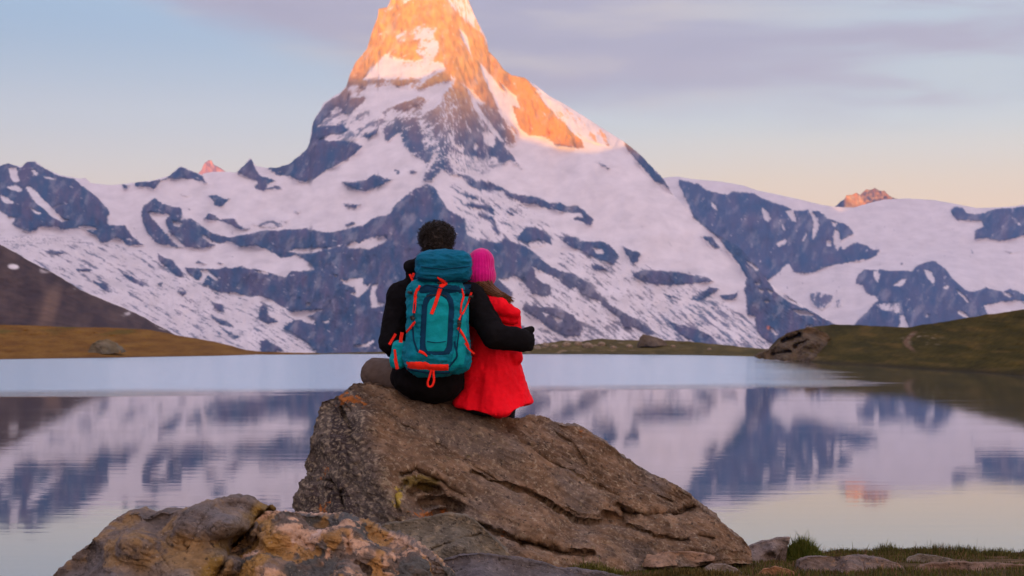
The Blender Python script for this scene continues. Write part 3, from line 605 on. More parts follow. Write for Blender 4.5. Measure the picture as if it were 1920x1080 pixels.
def relief_rock(crest, base, ctrl, n, m, thick, seed, rough, dip=.5, cracks=(), flat=.35, jit=2.0, fs=1.0, p=3.0, drop=1.0, planes=None):
    cu, cvv, tt = resample(crest, n); bu, bv, _ = resample(base, n)
    cvv = cvv + jit * fbm(tt * .035, 0 * tt, seed, 5, seed + 1, .6); cu = cu + jit * .5 * fbm(tt * .05, 0 * tt, seed + 5, 4, seed + 2)
    t = (np.linspace(0, 1, m)[:, None]) ** .9
    U = bu[None] + (cu - bu)[None] * t; V = bv[None] + (cvv - bv)[None] * t
    D = idw(ctrl, U, V, p)
    if planes is not None: D = .68 * planes(U, V) + .32 * D
    for pts, w, dep in cracks:
        wob = 3.5 * fbm(U * .05, V * .05, 1, 3, seed + 4)
        D = D + dep * np.exp(-(np.maximum(seg_dist(U, V + wob, pts), 0) / w) ** 2)
    P = Q(U, V, D)
    nb = 26; bk = []
    ends = np.minimum(1, np.minimum(np.arange(n), np.arange(n)[::-1]) / (.08 * n))
    for k in range(1, nb + 1):
        s = k / nb; q = P[-1].copy()
        q[:, 1] += thick * (s ** .8) * (.15 + .85 * ends)
        q[:, 2] -= drop * (np.maximum(P[-1][:, 2] - .2, .3)) * (np.maximum(0, s - flat * .3) ** 1.7) * 1.15
        bk.append(q)
    P = np.concatenate([P, np.array(bk)], 0)
    # local normals
    gu = np.gradient(P, axis=1); gv = np.gradient(P, axis=0); N = np.cross(gu, gv); N /= np.linalg.norm(N, axis=-1, keepdims=True) + 1e-9
    if N[m // 2, n // 2, 1] > 0: N = -N
    x, y, z = P[..., 0] * fs, P[..., 1] * fs, P[..., 2] * fs
    a = x * math.cos(dip) - z * math.sin(dip); b = x * math.sin(dip) + z * math.cos(dip)
    h = .026 * fbm(x * 2.2, y * 2.2, z * 2.2, 4, seed) + .015 * (ridged(a * 2.0, y * 3, b * 13, 4, seed + 3) - .5)
    terr = fbm(a * 1.2, y * 1.5, b * 5, 3, seed + 6) * 4; st = terr - np.floor(terr); h = h + .015 * (sstep(.42, .58, st) + np.floor(terr)) * .6
    h = h + .010 * fbm(a * 14, y * 20, b * 40, 4, seed + 5, .6) + .004 * fbm(x * 60, y * 60, z * 60, 3, seed + 8, .6)
    P = P + N * (h * rough)[..., None]
    return P, U, V, (x, y, z, a, b), m, n
def pad_rows(A, rows): return np.concatenate([A, np.repeat(A[-1:], rows - A.shape[0], 0)], 0)

LICH = lambda lo, hi: None
def rock_mat(name, bump=1.0, bscale=42, bdist=.014):
    def ex(t, c, vec):
        n = t.noise(vec, 80, 3, .7); f = t.ramp(n, [(.62, (0, 0, 0)), (.70, (1, 1, 1))])
        c = t.mix(t.math('MULTIPLY', f, .7), c, (.42, .36, .30, 1))
        n = t.noise(vec, 38, 4, .7); f = t.ramp(n, [(.34, (1, 1, 1)), (.43, (0, 0, 0))])
        return t.mix(t.math('MULTIPLY', f, .85), c, (.025, .02, .018, 1))
    return mat_attr(name, rough=.85, vary=.38, vscale=22, bump=bump, bscale=bscale, bdist=bdist, spec=.25, extra=ex)
ROCK = rock_mat('boulder_stone')

crest = [(552,985),(551,955),(557,925),(568,903),(577,890),(573,872),(576,850),(585,822),(590,790),(598,764),(601,751),(616,748),(638,743),(652,729),(663,717),(684,714),(712,715),(742,724),(780,741),(830,753),(872,768),(905,778),(945,786),(975,789),(990,784),(1012,780),(1034,787),(1060,799),(1078,797),(1096,804),(1122,821),(1150,841),(1180,862),(1212,883),(1250,905),(1290,931),(1312,952),(1342,972),(1372,997),(1396,1015),(1408,1030)]
base = [(560,1075),(640,1100),(740,1105),(900,1110),(1100,1085),(1250,1062),(1412,1052)]
ctrl = [(552,960,10.0),(575,880,10.1),(601,755,10.15),(650,730,10.2),(700,716,10.35),(770,738,10.3),(850,758,10.3),(950,786,10.3),(1012,781,10.35),(1075,798,10.4),(1200,876,10.5),(1300,942,10.5),(1400,1025,10.3),
        (648,752,9.98),(690,800,9.66),(728,880,9.50),(742,955,9.42),(625,830,9.86),(655,890,9.74),(600,930,9.88),(650,985,9.60),(580,990,9.8),
        (760,780,9.92),(850,820,9.86),(950,850,9.9),(1050,860,10.02),(1150,900,10.1),(800,885,9.50),(860,905,9.52),(800,935,9.74),(850,955,9.72),(780,985,9.55),(900,960,9.6),(1000,920,9.80),(1000,1000,9.45),(1100,960,9.82),(1100,1030,9.40),(1200,960,9.95),(1200,1020,9.58),(1300,990,10.0),(1300,1030,9.75),(1380,1025,10.05),(740,1060,9.3),(900,1060,9.2),(1000,1060,9.2),(1150,1060,9.3),(1300,1055,9.6)]
cracks = [([(1160,948),(1175,962),(1215,966),(1262,966),(1300,952)], 5, .10), ([(1140,966),(1165,975),(1168,960)], 7, .12), ([(885,885),(920,905),(960,912),(1000,925),(1040,950),(1085,975),(1140,978),(1175,985)], 4, .07),
          ([(755,890),(780,880),(830,905),(870,930)], 4, .05), ([(900,985),(960,1010),(1040,1035),(1110,1040)], 5, .09), ([(600,905),(622,900),(640,920),(648,985)], 4, .07), ([(640,765),(655,800),(668,840)], 3, .05),
          ([(700,740),(760,800),(850,850),(930,900)], 2.5, .02), ([(940,800),(1000,850),(1080,890),(1160,930)], 3, .025), ([(1040,810),(1075,835),(1100,870)], 2.5, .03), ([(1180,985),(1230,1005),(1290,1015)], 3, .05), ([(1180,900),(1215,925),(1260,940)], 2, .03),
          ([(768,928),(790,912),(822,918)], 6, .09), ([(790,945),(830,940),(858,955),(815,966)], 9, .11), ([(760,905),(740,930),(748,960)], 3, .05), ([(980,1020),(1040,1030)], 8, .10), ([(1310,1005),(1335,1012)], 5, .07)]
def facets(U, V):
    """the big boulder is two broad fracture faces meeting in an edge"""
    front = 9.98 + .001426 * (U - 652) - .0032 * (V - 740); left = 9.98 - .0030 * (U - 652) - .001348 * (V - 740)
    h = np.clip(.5 + .5 * (front - left) / .035, 0, 1); return left * (1 - h) + front * h + .035 * h * (1 - h)
P, U, V, (x, y, z, a, b), m, n = relief_rock(crest, base, ctrl, 620, 290, 1.05, 11, 1.0, dip=.52, cracks=cracks, jit=2.6, planes=facets)
R_ = P.shape[0]; UU = pad_rows(U, R_); VV = pad_rows(V, R_)
k1 = fbm(a * 3, y * 3, b * 9, 5, 101); k2 = fbm(x * 14, y * 14, z * 14, 4, 103); k3 = fbm(a * 8, y * 8, b * 30, 4, 105)
c = mixc([.085, .054, .032], [.225, .150, .095], np.clip(.5 + .9 * k1 + .35 * k2, 0, 1))
grey = sstep(-.1, .35, fbm(x * 2.2, y * 2.2, z * 2.2, 3, 107) + .25 * sstep(1000, 1150, UU) * sstep(960, 860, VV)); c = mixc(c, [.14, .125, .115], grey * .6)
c = mixc(c, [.30, .22, .15], sstep(.1, .45, k3) * .4)
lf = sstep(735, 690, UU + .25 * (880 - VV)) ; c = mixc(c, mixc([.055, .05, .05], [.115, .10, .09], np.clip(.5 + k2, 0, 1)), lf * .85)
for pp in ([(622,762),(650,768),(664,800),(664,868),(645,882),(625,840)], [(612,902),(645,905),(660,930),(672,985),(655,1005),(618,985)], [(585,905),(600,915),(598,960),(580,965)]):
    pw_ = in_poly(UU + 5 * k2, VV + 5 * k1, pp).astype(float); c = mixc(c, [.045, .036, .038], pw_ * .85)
strip = sstep(34, 12, np.abs(UU - (742 + .1 * (VV - 930))) + 14 * k2) * sstep(860, 900, VV); c = mixc(c, [.26, .22, .15], strip * sstep(-.1, .25, k2 + k3) * .8)
pale = sstep(.18, .42, fbm(x * 48, y * 48, z * 48, 4, 109, .65) + .12 * lf); c = mixc(c, [.34, .29, .21], pale * .65)
yel = np.exp(-(((UU - 747) / 13) ** 2 + ((VV - 932) / 22) ** 2)); c = mixc(c, [.36, .28, .04], sstep(.5, .75, yel * .8 + .9 * fbm(x * 40, y * 40, z * 40, 3, 113)) * .9 * (yel > .08))
org = lambda u0, v0, ru, rv: np.exp(-(((UU - u0) / ru) ** 2 + ((VV - v0) / rv) ** 2))
og = org(805, 962, 55, 9) + org(660, 752, 28, 10) + org(640, 742, 16, 8) + .8 * org(612, 885, 10, 12) + .8 * org(607, 960, 12, 20) + .7 * org(950, 1003, 14, 6) + .5 * org(1090, 815, 10, 8)
c = mixc(c, [.34, .11, .015], sstep(.5, .8, og * .8 + .9 * fbm(x * 34, y * 34, z * 34, 3, 115)) * .85 * (og > .1))
mo = org(790, 905, 34, 14); c = mixc(c, [.13, .10, .02], sstep(.35, .7, mo + .7 * k2) * .8)
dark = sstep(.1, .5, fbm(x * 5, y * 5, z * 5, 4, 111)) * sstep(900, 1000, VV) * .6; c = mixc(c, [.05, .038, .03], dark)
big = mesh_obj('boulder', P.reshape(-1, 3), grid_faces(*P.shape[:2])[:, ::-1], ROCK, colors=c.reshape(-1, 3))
tag(big, 'huge brown slanting lichen-spotted boulder on which the couple sits', 'boulder')

def small_rock(label, crest, base, dfront, dcrest, thick, seed, cols, rough=.5, n=160, m=90, fs=2.0, dip=.3, cracks=(), extra=None, mat=None, ctrl=None, group=None, jit=1.5, cat='rock', name='rock', drop=1.0, flat=.35):
    if ctrl is None:
        cc = np.asarray(crest, float); bb = np.asarray(base, float); ctrl = []
        for i in range(len(cc)):
            f = abs(2 * i / (len(cc) - 1) - 1); ctrl.append((cc[i, 0], cc[i, 1], dcrest + .05 * f))
        for i in range(len(bb)):
            f = abs(2 * i / (len(bb) - 1) - 1); ctrl.append((bb[i, 0], bb[i, 1], dfront + (dcrest - dfront) * .6 * f ** 2))
            ctrl.append((bb[i, 0] * .5 + .5 * np.interp(bb[i, 0], cc[:, 0], cc[:, 0]), .5 * bb[i, 1] + .5 * np.interp(bb[i, 0], cc[:, 0], cc[:, 1]), dfront * .6 + dcrest * .4 + .1 * (dcrest - dfront) * f))
    P, U, V, (x, y, z, a, b), m, n = relief_rock(crest, base, ctrl, n, m, thick, seed, rough, dip=dip, cracks=cracks, jit=jit, fs=fs, flat=flat, drop=drop)
    UU = pad_rows(U, P.shape[0]); VV = pad_rows(V, P.shape[0])
    k1 = fbm(a * 3, y * 3, b * 6, 5, seed + 31); k2 = fbm(x * 12, y * 12, z * 12, 4, seed + 33)
    c = mixc(cols[0], cols[1], np.clip(.5 + .9 * k1 + .4 * k2, 0, 1))
    if len(cols) > 2: c = mixc(c, cols[2], sstep(.2, .5, k2 + .5 * fbm(x * 4, y * 4, z * 4, 3, seed + 35)) * .7)
    if extra: c = extra(c, UU, VV, x, y, z, k1, k2)
    o = mesh_obj(name, P.reshape(-1, 3), grid_faces(*P.shape[:2])[:, ::-1], mat or ROCK, colors=c.reshape(-1, 3))
    return tag(o, label, cat, group)

# large brown boulder, lower left
def ex_left(c, U, V, x, y, z, k1, k2):
    c = mixc(c, [.27, .17, .065], sstep(.0, .5, k1 + .5 * k2 + .9 * np.exp(-((U - 330) / 130) ** 2) * sstep(980, 1050, V) ) * .75)
    c = mixc(c, [.22, .14, .03], sstep(22, 6, seg_dist(U, V, [(492,955),(455,985),(415,1030),(390,1080)]) + 8 * k2) * .9)
    return mixc(c, [.16, .155, .165], sstep(.05, .4, fbm(x * 2, y * 2, z * 2, 3, 141)) * .6)
small_rock('big rounded grey and tan boulder in the near left corner', [(70,1110),(105,1075),(140,1045),(175,1012),(205,990),(225,968),(250,962),(275,968),(300,958),(340,962),(375,950),(400,945),(430,938),(455,940),(480,950),(494,958),(486,975),(470,995),(450,1020)],
           [(60,1190),(200,1200),(330,1200),(420,1190),(440,1120)], 6.6, 7.4, 1.3, 201, ([.10,.085,.08],[.20,.155,.125]), rough=.6, n=340, m=150, fs=1.6, cracks=[([(492,962),(462,1000),(430,1040),(400,1090)], 5, .12), ([(400,950),(370,990),(350,1040)], 2, .02), ([(345,1018),(352,1035)], 4, .03), ([(180,1070),(200,1076)], 7, .05), ([(250,1000),(300,1040),(330,1080)], 3, .015)],
           extra=ex_left, ctrl=[(70,1110,7.3),(140,1045,7.3),(225,968,7.35),(300,960,7.3),(430,940,7.3),(494,958,7.35),(450,1020,7.3),(250,1030,6.9),(350,1000,6.95),(420,985,6.9),(200,1100,6.8),(350,1100,6.6),(420,1060,6.85),(440,1110,7.0)], cat='boulder', name='boulder')
def ex_spec(c, U, V, x, y, z, k1, k2):
    w = fbm(x * 2.6 + .3 * k2, y * 2.6, z * 2.6 + .3 * k1, 4, 151, .6); w2 = fbm(x * 3.4, y * 3.4, z * 3.4, 4, 153, .6); w3 = fbm(x * 4.2, y * 4, z * 4.2, 3, 155)
    c = mixc(c, [.085, .088, .085], sstep(-.05, .08, w2)); c = mixc(c, [.52, .34, .23], sstep(.04, .13, w) * .95); c = mixc(c, [.36, .20, .06], sstep(.16, .26, w3) * .8)
    c = mixc(c, [.62, .48, .42], sstep(.3, .42, w) * .8)
    return mixc(c, [.33, .19, .05], sstep(540, 505, U + 6 * k2) * sstep(-.2, .2, w3) * .8)
small_rock('boulder mottled in pink, gold and slate beside the brown one in the near left', [(385,1120),(405,1075),(425,1040),(450,1010),(476,975),(495,960),(520,958),(560,962),(600,968),(640,974),(680,982),(720,1000),(760,1015),(795,1038),(822,1055),(842,1078),(858,1110)],
           [(395,1190),(500,1210),(640,1210),(760,1200),(860,1170)], 6.4, 7.2, 1.0, 221, ([.10,.085,.075],[.20,.15,.12]), rough=1.0, n=380, m=170, fs=1.6, cracks=[([(560,1010),(600,1040)], 4, .03), ([(650,1010),(660,1050),(690,1070)], 4, .03)],
           extra=ex_spec, ctrl=[(385,1120,7.2),(450,1010,7.3),(495,960,7.35),(600,968,7.3),(720,1000,7.25),(842,1078,7.2),(520,1010,7.0),(620,1020,6.9),(700,1050,6.85),(500,1090,6.7),(650,1100,6.5),(780,1090,6.8)], cat='boulder', name='boulder')
small_rock('dull greenish-grey slab leaning against the foot of the huge boulder', [(690,1000),(720,985),(760,978),(800,970),(840,965),(872,967),(888,975),(905,990),(925,1010),(945,1030),(962,1048)], [(690,1090),(760,1100),(860,1100),(965,1085)], 8.8, 9.15, .5, 241, ([.105,.095,.075],[.17,.155,.12],[.23,.19,.13]), rough=.35, n=240, m=120, fs=2, cracks=[([(800,1035),(860,1012),(900,1002)], 3, .02)])
small_rock('flat dark slate-grey rock at the bottom edge in front of the huge boulder', [(815,1075),(832,1048),(860,1040),(900,1038),(950,1045),(1000,1053),(1050,1066),(1100,1072),(1150,1078),(1190,1092)], [(815,1130),(900,1150),(1050,1140),(1190,1120)], 8.2, 8.7, .5, 251, ([.085,.08,.09],[.14,.13,.135]), rough=.35, n=260, m=90, fs=2)
small_rock('flat tan slab lying in the turf right of the huge boulder', [(1142,1052),(1155,1041),(1180,1036),(1230,1034),(1280,1035),(1320,1040),(1340,1046)], [(1146,1060),(1230,1064),(1338,1052)], 9.55, 9.85, .25, 261, ([.20,.13,.085],[.32,.21,.14]), rough=.22, n=150, m=40, fs=3, jit=.8)
small_rock('tan stone pressed against the right foot of the huge boulder', [(1222,1030),(1238,1016),(1262,1012),(1295,1020),(1325,1030),(1350,1040)], [(1222,1048),(1290,1052),(1350,1048)], 9.9, 10.05, .2, 263, ([.19,.12,.08],[.30,.19,.13]), rough=.22, n=120, m=50, fs=3, jit=.8)
small_rock('smooth grey slab tilted beside the green grass tuft', [(1352,1052),(1375,1040),(1400,1027),(1430,1016),(1462,1009),(1482,1008),(1478,1020),(1462,1036),(1450,1048)], [(1352,1060),(1400,1064),(1450,1056)], 10.5, 10.8, .3, 265, ([.14,.12,.115],[.23,.19,.175]), rough=.2, n=160, m=60, fs=3, jit=.8)
small_rock('broad low grey-brown rock at the lower right with a tan broken end', [(1495,1072),(1500,1052),(1515,1045),(1560,1043),(1620,1045),(1660,1050),(1690,1060),(1700,1078)], [(1495,1095),(1600,1100),(1700,1090)], 9.3, 9.7, .4, 267, ([.12,.10,.095],[.20,.15,.12],[.30,.19,.11]), rough=.3, n=180, m=60, fs=3)
small_rock('small pale grey stone half sunk in dark turf', [(1318,1066),(1335,1058),(1360,1059),(1380,1066),(1392,1076)], [(1320,1085),(1392,1085)], 9.2, 9.4, .2, 269, ([.15,.13,.11],[.23,.19,.16]), rough=.15, n=90, m=40, fs=4, jit=.6)
small_rock('small rusty orange-brown stone at the bottom edge', [(1420,1078),(1432,1066),(1455,1063),(1480,1068),(1500,1080)], [(1420,1095),(1500,1096)], 9.0, 9.2, .2, 271, ([.22,.11,.05],[.33,.18,.09]), rough=.2, n=90, m=40, fs=4, jit=.8)
small_rock('low brown rock at the right edge of the shore turf', [(1715,1068),(1740,1058),(1790,1055),(1850,1057),(1920,1060),(1960,1070)], [(1715,1090),(1850,1094),(1960,1090)], 9.4, 9.8, .35, 273, ([.14,.09,.06],[.22,.145,.10]), rough=.3, n=150, m=50, fs=3)
small_rock('small grey-green stone low between slab and turf', [(1700,1046),(1725,1040),(1760,1043),(1790,1050)], [(1700,1054),(1790,1056)], 10.6, 10.8, .2, 275, ([.11,.10,.08],[.18,.15,.12]), rough=.15, n=80, m=30, fs=4, jit=.6)
# distant rocks on the shores
small_rock('rounded grey-tan rock on the brown left shore', [(165,655),(172,645),(185,638),(200,637),(215,642),(222,652),(224,658)], [(165,662),(195,664),(224,662)], 322, 328, 6, 281, ([.10,.085,.05],[.17,.14,.085]), rough=10, n=90, m=50, fs=.08, jit=.8, drop=.5)
small_rock('dark block standing on the low middle shore', [(1198,644),(1201,634),(1207,628),(1218,630),(1232,633),(1246,639)], [(1198,648),(1225,650),(1252,648)], 448, 455, 8, 283, ([.05,.04,.03],[.13,.10,.07]), rough=8, n=80, m=40, fs=.08, jit=.8, drop=.5)
small_rock('craggy brown outcrop at the left end of the green hill', [(1418,668),(1432,660),(1450,655),(1460,645),(1466,634),(1478,625),(1496,619),(1515,616),(1532,617),(1548,624),(1560,640)], [(1418,672),(1470,676),(1520,678),(1562,676)], 238, 258, 6, 285, ([.040,.028,.016],[.13,.085,.042],[.085,.07,.02]), rough=9, n=180, m=90, fs=.25, jit=2, drop=.5, cracks=[([(1468,640),(1498,630)], 4, 4), ([(1490,650),(1515,640)], 4, 3), ([(1450,664),(1480,660)], 3, 3)])
# pale stones scattered along the far shores
src = None
for i, (u_, v_, D_, w_) in enumerate([(1008,652,440,6),(1022,648,445,9),(1040,650,444,7),(1062,647,450,10),(1085,645,455,8),(1102,649,447,11),(1128,646,452,8),(1150,652,440,6),(1180,650,442,7),(1446,667,300,9),(1462,666,292,8),(1478,668,280,11),(1432,664,318,7),(1262,650,430,5),(1330,655,392,5)]):
    if src is None:
        ph, th_ = np.meshgrid(np.linspace(0, 2 * math.pi, 25)[:-1], np.linspace(-.5, math.pi / 2, 12)); r_ = 1 + .22 * fbm(np.cos(ph) * 1.5, np.sin(ph) * 1.5, th_ * 1.2, 3, 290)
        vv_ = np.stack([np.cos(ph) * np.cos(th_) * r_, .8 * np.sin(ph) * np.cos(th_) * r_, .62 * np.sin(th_) * r_], -1).reshape(-1, 3)
        src = mesh_obj('stone', vv_, grid_faces(12, 24, wrap=True), ROCK, colors=mixc([.16,.12,.08],[.30,.24,.17], np.random.default_rng(3).random(288))); st_ = src
    else: st_ = src.copy(); COL.objects.link(st_)
    st_.location = tuple(Q(u_, v_, D_)); st_.scale = (w_ * D_ / FPX,) * 3; st_.rotation_euler = (0, 0, i * 1.7)
    tag(st_, 'small pale stone lying on the low grass of the far shore', 'stone', 'pale stones along the far shore')

# ------------------------------------------------------------------ turf
GRASS = mat_attr('grass_blades', rough=.8, vary=.25, vscale=6, spec=.15)
def blades(name, pts, hts, cols, seed, wid=.0022, lean=.5):
    rg = np.random.default_rng(seed); n = len(pts); az = rg.uniform(0, 2 * math.pi, n); le = rg.uniform(.1, 1, n) * lean
    d = np.stack([np.cos(az), np.sin(az), 0 * az], 1); s = np.stack([-np.sin(az + .6), np.cos(az + .6), 0 * az], 1)
    P = []
    for t, w in ((0, 1), (.4, .85), (.75, .5), (1, .05)):
        c = pts + d * (le * hts * t ** 1.8)[:, None] + np.array([0, 0, 1.0]) * (hts * t * (1 - .25 * le * t))[:, None]
        P += [c - s * wid * w, c + s * wid * w]
    P = np.stack(P, 1); b = np.arange(n)[:, None] * 8
    F = np.concatenate([b + np.array([[0, 1, 3, 2]]), b + np.array([[2, 3, 5, 4]]), b + np.array([[4, 5, 7, 6]])])
    return mesh_obj(name, P.reshape(-1, 3), F, GRASS, colors=np.repeat(cols, 8, 0))
rg = np.random.default_rng(77)
xs = np.concatenate([rg.uniform(.2, 4.5, 60000), rg.uniform(-.6, 4.8, 16000)]); ys = np.concatenate([rg.uniform(9.0, 12.3, 60000), 12.25 + rg.normal(0, .12, 16000)])
dens = fbm(xs * .8, ys * 1.1, 3, 4, 13) + .3 * fbm(xs * 5, ys * 5, 1, 2, 78); keep = (dens > -.14) | ((np.arange(len(xs)) > 60000) & (dens > -.3))
xs, ys, dens = xs[keep], ys[keep], dens[keep]; zs = ground_z(xs, ys)
h = rg.uniform(.010, .028, len(xs)) * (1 + 1.2 * np.clip(fbm(xs * 3, ys * 3, 0, 2, 79), 0, 1)); fr = np.abs(ys - 12.25) < .35; h[fr] *= 1.25 + 1.6 * np.clip(fbm(xs[fr] * 4, ys[fr] * 4, 5, 3, 80), 0, 1)
tall = rg.random(len(xs)) < .02; h[tall] *= 1.8
cc = mixc([.035, .046, .008], [.12, .115, .028], rg.random(len(xs)) ** 1.5); brown = rg.random(len(xs)) < .25; cc[brown] = [.14, .085, .045]
tag(blades('grass', np.stack([xs, ys, zs - .004], 1), h, cc, 81), 'short turf and grass fringe along the water edge', kind='stuff')
def tuft(uc, dc_, ru, rd, n, h0, colA, colB, label, seed, up=0.0):
    r_ = np.random.default_rng(seed); r = np.sqrt(r_.random(n)); th = r_.random(n) * 2 * math.pi
    c = Q(uc, 648, dc_); x = c[0] + r * np.cos(th) * ru; y = dc_ + r * np.sin(th) * rd; z = ground_z(x, y) + up * (1 - r ** 2) - .01
    hh_ = h0 * (1 - .55 * r ** 2) * r_.uniform(.5, 1.1, n); hh_[r_.random(n) < .03] *= 1.5
    mound_t = np.linspace(0, 1, 14); mt, ma = np.meshgrid(mound_t, np.linspace(0, 2 * math.pi, 40)[:-1], indexing='ij'); mx = c[0] + mt * np.cos(ma) * ru; my = dc_ + mt * np.sin(ma) * rd
    root = empty('grass_tuft', (float(c[0]), float(dc_), float(ground_z(np.array(c[0]), np.array(dc_)))), label, 'grass tuft')
    a = blades('blades', np.stack([x, y, z], 1), hh_, mixc(colA, colB, r_.random(n)), seed + 1, .0024, .7); adopt(a, root)
    b = mesh_obj('mound', np.stack([mx, my, ground_z(mx, my) + up * (1 - mt ** 2) - .012], -1).reshape(-1, 3), grid_faces(14, 39, wrap=True), GMAT, colors=np.full((14 * 39, 3), [.05, .05, .015])); adopt(b, root)
tuft(1503, 11.05, .125, .09, 2200, .095, [.045, .075, .008], [.12, .13, .025], 'bright green grass tuft at the water edge behind the tilted grey slab', 90, .07)
tuft(1440, 11.3, .12, .08, 420, .06, [.05, .06, .012], [.13, .13, .03], 'thin grass tuft rising behind the tilted grey slab', 92, .02)
tuft(1110, 9.35, .16, .10, 900, .065, [.05, .06, .010], [.15, .14, .03], 'yellow-green grass tuft at the foot of the huge boulder', 94, .02)
tuft(1195, 9.75, .14, .08, 600, .06, [.045, .06, .010], [.10, .11, .02], 'dark green grass tuft between the huge boulder and the flat tan slab', 96, .02)
tuft(1300, 8.9, .30, .14, 1300, .035, [.05, .045, .012], [.12, .085, .025], 'olive mossy turf cushion in front of the flat tan slab', 98, .03)

for i, (u_, D_, ru, hh_) in enumerate([(1590, 12.2, .12, .05), (1660, 12.3, .10, .075), (1725, 12.3, .12, .045), (1800, 12.3, .16, .06), (1875, 12.2, .14, .05), (1560, 10.4, .10, .04)]):
    tuft(u_, D_, ru, .08, 420, hh_, [.04, .05, .010], [.12, .11, .03], ['thin grass tuft on the shore edge just right of the bright green one', 'tallest wispy grass tuft on the shore edge above the broad low rock', 'low grass tuft on the shore edge right of the wispy one', 'wide grass tuft on the shore edge near the low brown rock', 'rightmost grass tuft on the shore edge', 'short grass tuft behind the broad low grey-brown rock'][i], 130 + i * 3, .015)
# ------------------------------------------------------------------ implicit-surface modelling tools
from mathutils.bvhtree import BVHTree
def q1(u, v, d): return Q(u, v, d)
def smin(a, b, k):
    h = np.clip(.5 + .5 * (b - a) / k, 0, 1); return b * (1 - h) + a * h - k * h * (1 - h)
def cone(p, a, b, ra, rb, flat=1.0):
    a = np.asarray(a, float); b = np.asarray(b, float); s = np.array([1, flat, 1.0]); p = p * s; a = a * s; b = b * s
    ab = b - a; t = np.clip(((p - a) @ ab) / (ab @ ab), 0, 1); d = np.sqrt((((p - a) - t[..., None] * ab) ** 2).sum(-1)); return d - (ra + (rb - ra) * t)
def ell(p, c, r):
    r = np.asarray(r, float); q = (p - np.asarray(c)) / r; k0 = np.sqrt((q ** 2).sum(-1)); k1 = np.sqrt(((q / r) ** 2).sum(-1)) + 1e-9
    return k0 * (k0 - 1) / k1
def rbox(p, c, b, r, ay=0.0, taper=0.0):
    q = p - np.asarray(c); ca, sa = math.cos(ay), math.sin(ay)
    x = q[..., 0] * ca - q[..., 2] * sa; z = q[..., 0] * sa + q[..., 2] * ca; y = q[..., 1]
    bx = b[0] + taper * (-z)
    dx = np.abs(x) - bx + r; dy = np.abs(y) - b[1] + r; dz = np.abs(z) - b[2] + r
    return np.sqrt(np.maximum(dx, 0) ** 2 + np.maximum(dy, 0) ** 2 + np.maximum(dz, 0) ** 2) + np.minimum(np.maximum(dx, np.maximum(dy, dz)), 0) - r
def union(fs, k):
    r = fs[0]
    for f in fs[1:]: r = smin(r, f, k)
    return r
def nets(f, lo, hi, h):
    lo = np.asarray(lo, float); hi = np.asarray(hi, float); n = np.ceil((hi - lo) / h).astype(int) + 1
    g = np.empty(n, float); xs, ys, zs = [lo[i] + h * np.arange(n[i]) for i in range(3)]
    for i0 in range(0, n[0], 16):
        i1 = min(i0 + 16, n[0]); P = np.stack(np.meshgrid(xs[i0:i1], ys, zs, indexing='ij'), -1); g[i0:i1] = f(P)
    ins = g < 0
    c = np.zeros(n - 1, int)
    for a in (0, 1):
        for b in (0, 1):
            for d in (0, 1): c += ins[a:n[0] - 1 + a, b:n[1] - 1 + b, d:n[2] - 1 + d]
    act = (c > 0) & (c < 8); idx = np.full(n - 1, -1); ii = np.argwhere(act); idx[act] = np.arange(len(ii))
    acc = np.zeros((len(ii), 3)); cnt = np.zeros(len(ii))
    corners = [(a, b, d) for a in (0, 1) for b in (0, 1) for d in (0, 1)]
    for p in corners:
        for ax in range(3):
            if p[ax]: continue
            r = list(p); r[ax] = 1
            v0 = g[ii[:, 0] + p[0], ii[:, 1] + p[1], ii[:, 2] + p[2]]; v1 = g[ii[:, 0] + r[0], ii[:, 1] + r[1], ii[:, 2] + r[2]]
            m = (v0 < 0) != (v1 < 0); t = np.where(m, v0 / np.where(m, v0 - v1, 1), 0)
            pt = np.array(p, float)[None] + 0 * acc; pt[:, ax] += t; acc += pt * m[:, None]; cnt += m
    V = lo + (ii + acc / cnt[:, None]) * h
    faces = []
    for ax in range(3):
        o1, o2 = [(1, 2), (2, 0), (0, 1)][ax]
        sl0 = [slice(0, None)] * 3; sl1 = [slice(0, None)] * 3; sl0[ax] = slice(0, -1); sl1[ax] = slice(1, None)
        A = ins[tuple(sl0)]; B = ins[tuple(sl1)]; e = np.argwhere(A != B)
        e = e[(e[:, o1] > 0) & (e[:, o2] > 0) & (e[:, o1] < n[o1] - 1) & (e[:, o2] < n[o2] - 1)]
        def cell(d1, d2):
            k = e.copy(); k[:, o1] -= d1; k[:, o2] -= d2; return idx[k[:, 0], k[:, 1], k[:, 2]]
        F = np.stack([cell(1, 1), cell(0, 1), cell(0, 0), cell(1, 0)], -1)
        flip = ~A[e[:, 0], e[:, 1], e[:, 2]]; F[flip] = F[flip][:, ::-1]; faces.append(F)
    F = np.concatenate(faces); F = F[(F >= 0).all(1)]
    return V, F
def vnormals(V, F):
    N = np.zeros_like(V); n = np.cross(V[F[:, 2]] - V[F[:, 0]], V[F[:, 3]] - V[F[:, 1]])
    for k in range(4): np.add.at(N, F[:, k], n)
    return N / (np.linalg.norm(N, axis=1, keepdims=True) + 1e-12)
def relax(V, F, it=2, lam=.5):
    for _ in range(it):
        s = np.zeros_like(V); c = np.zeros(len(V))
        for k in range(4):
            a, b = F[:, k], F[:, (k + 1) % 4]
            np.add.at(s, a, V[b]); np.add.at(c, a, 1)
        V = V + lam * (s / np.maximum(c, 1)[:, None] - V)
    return V
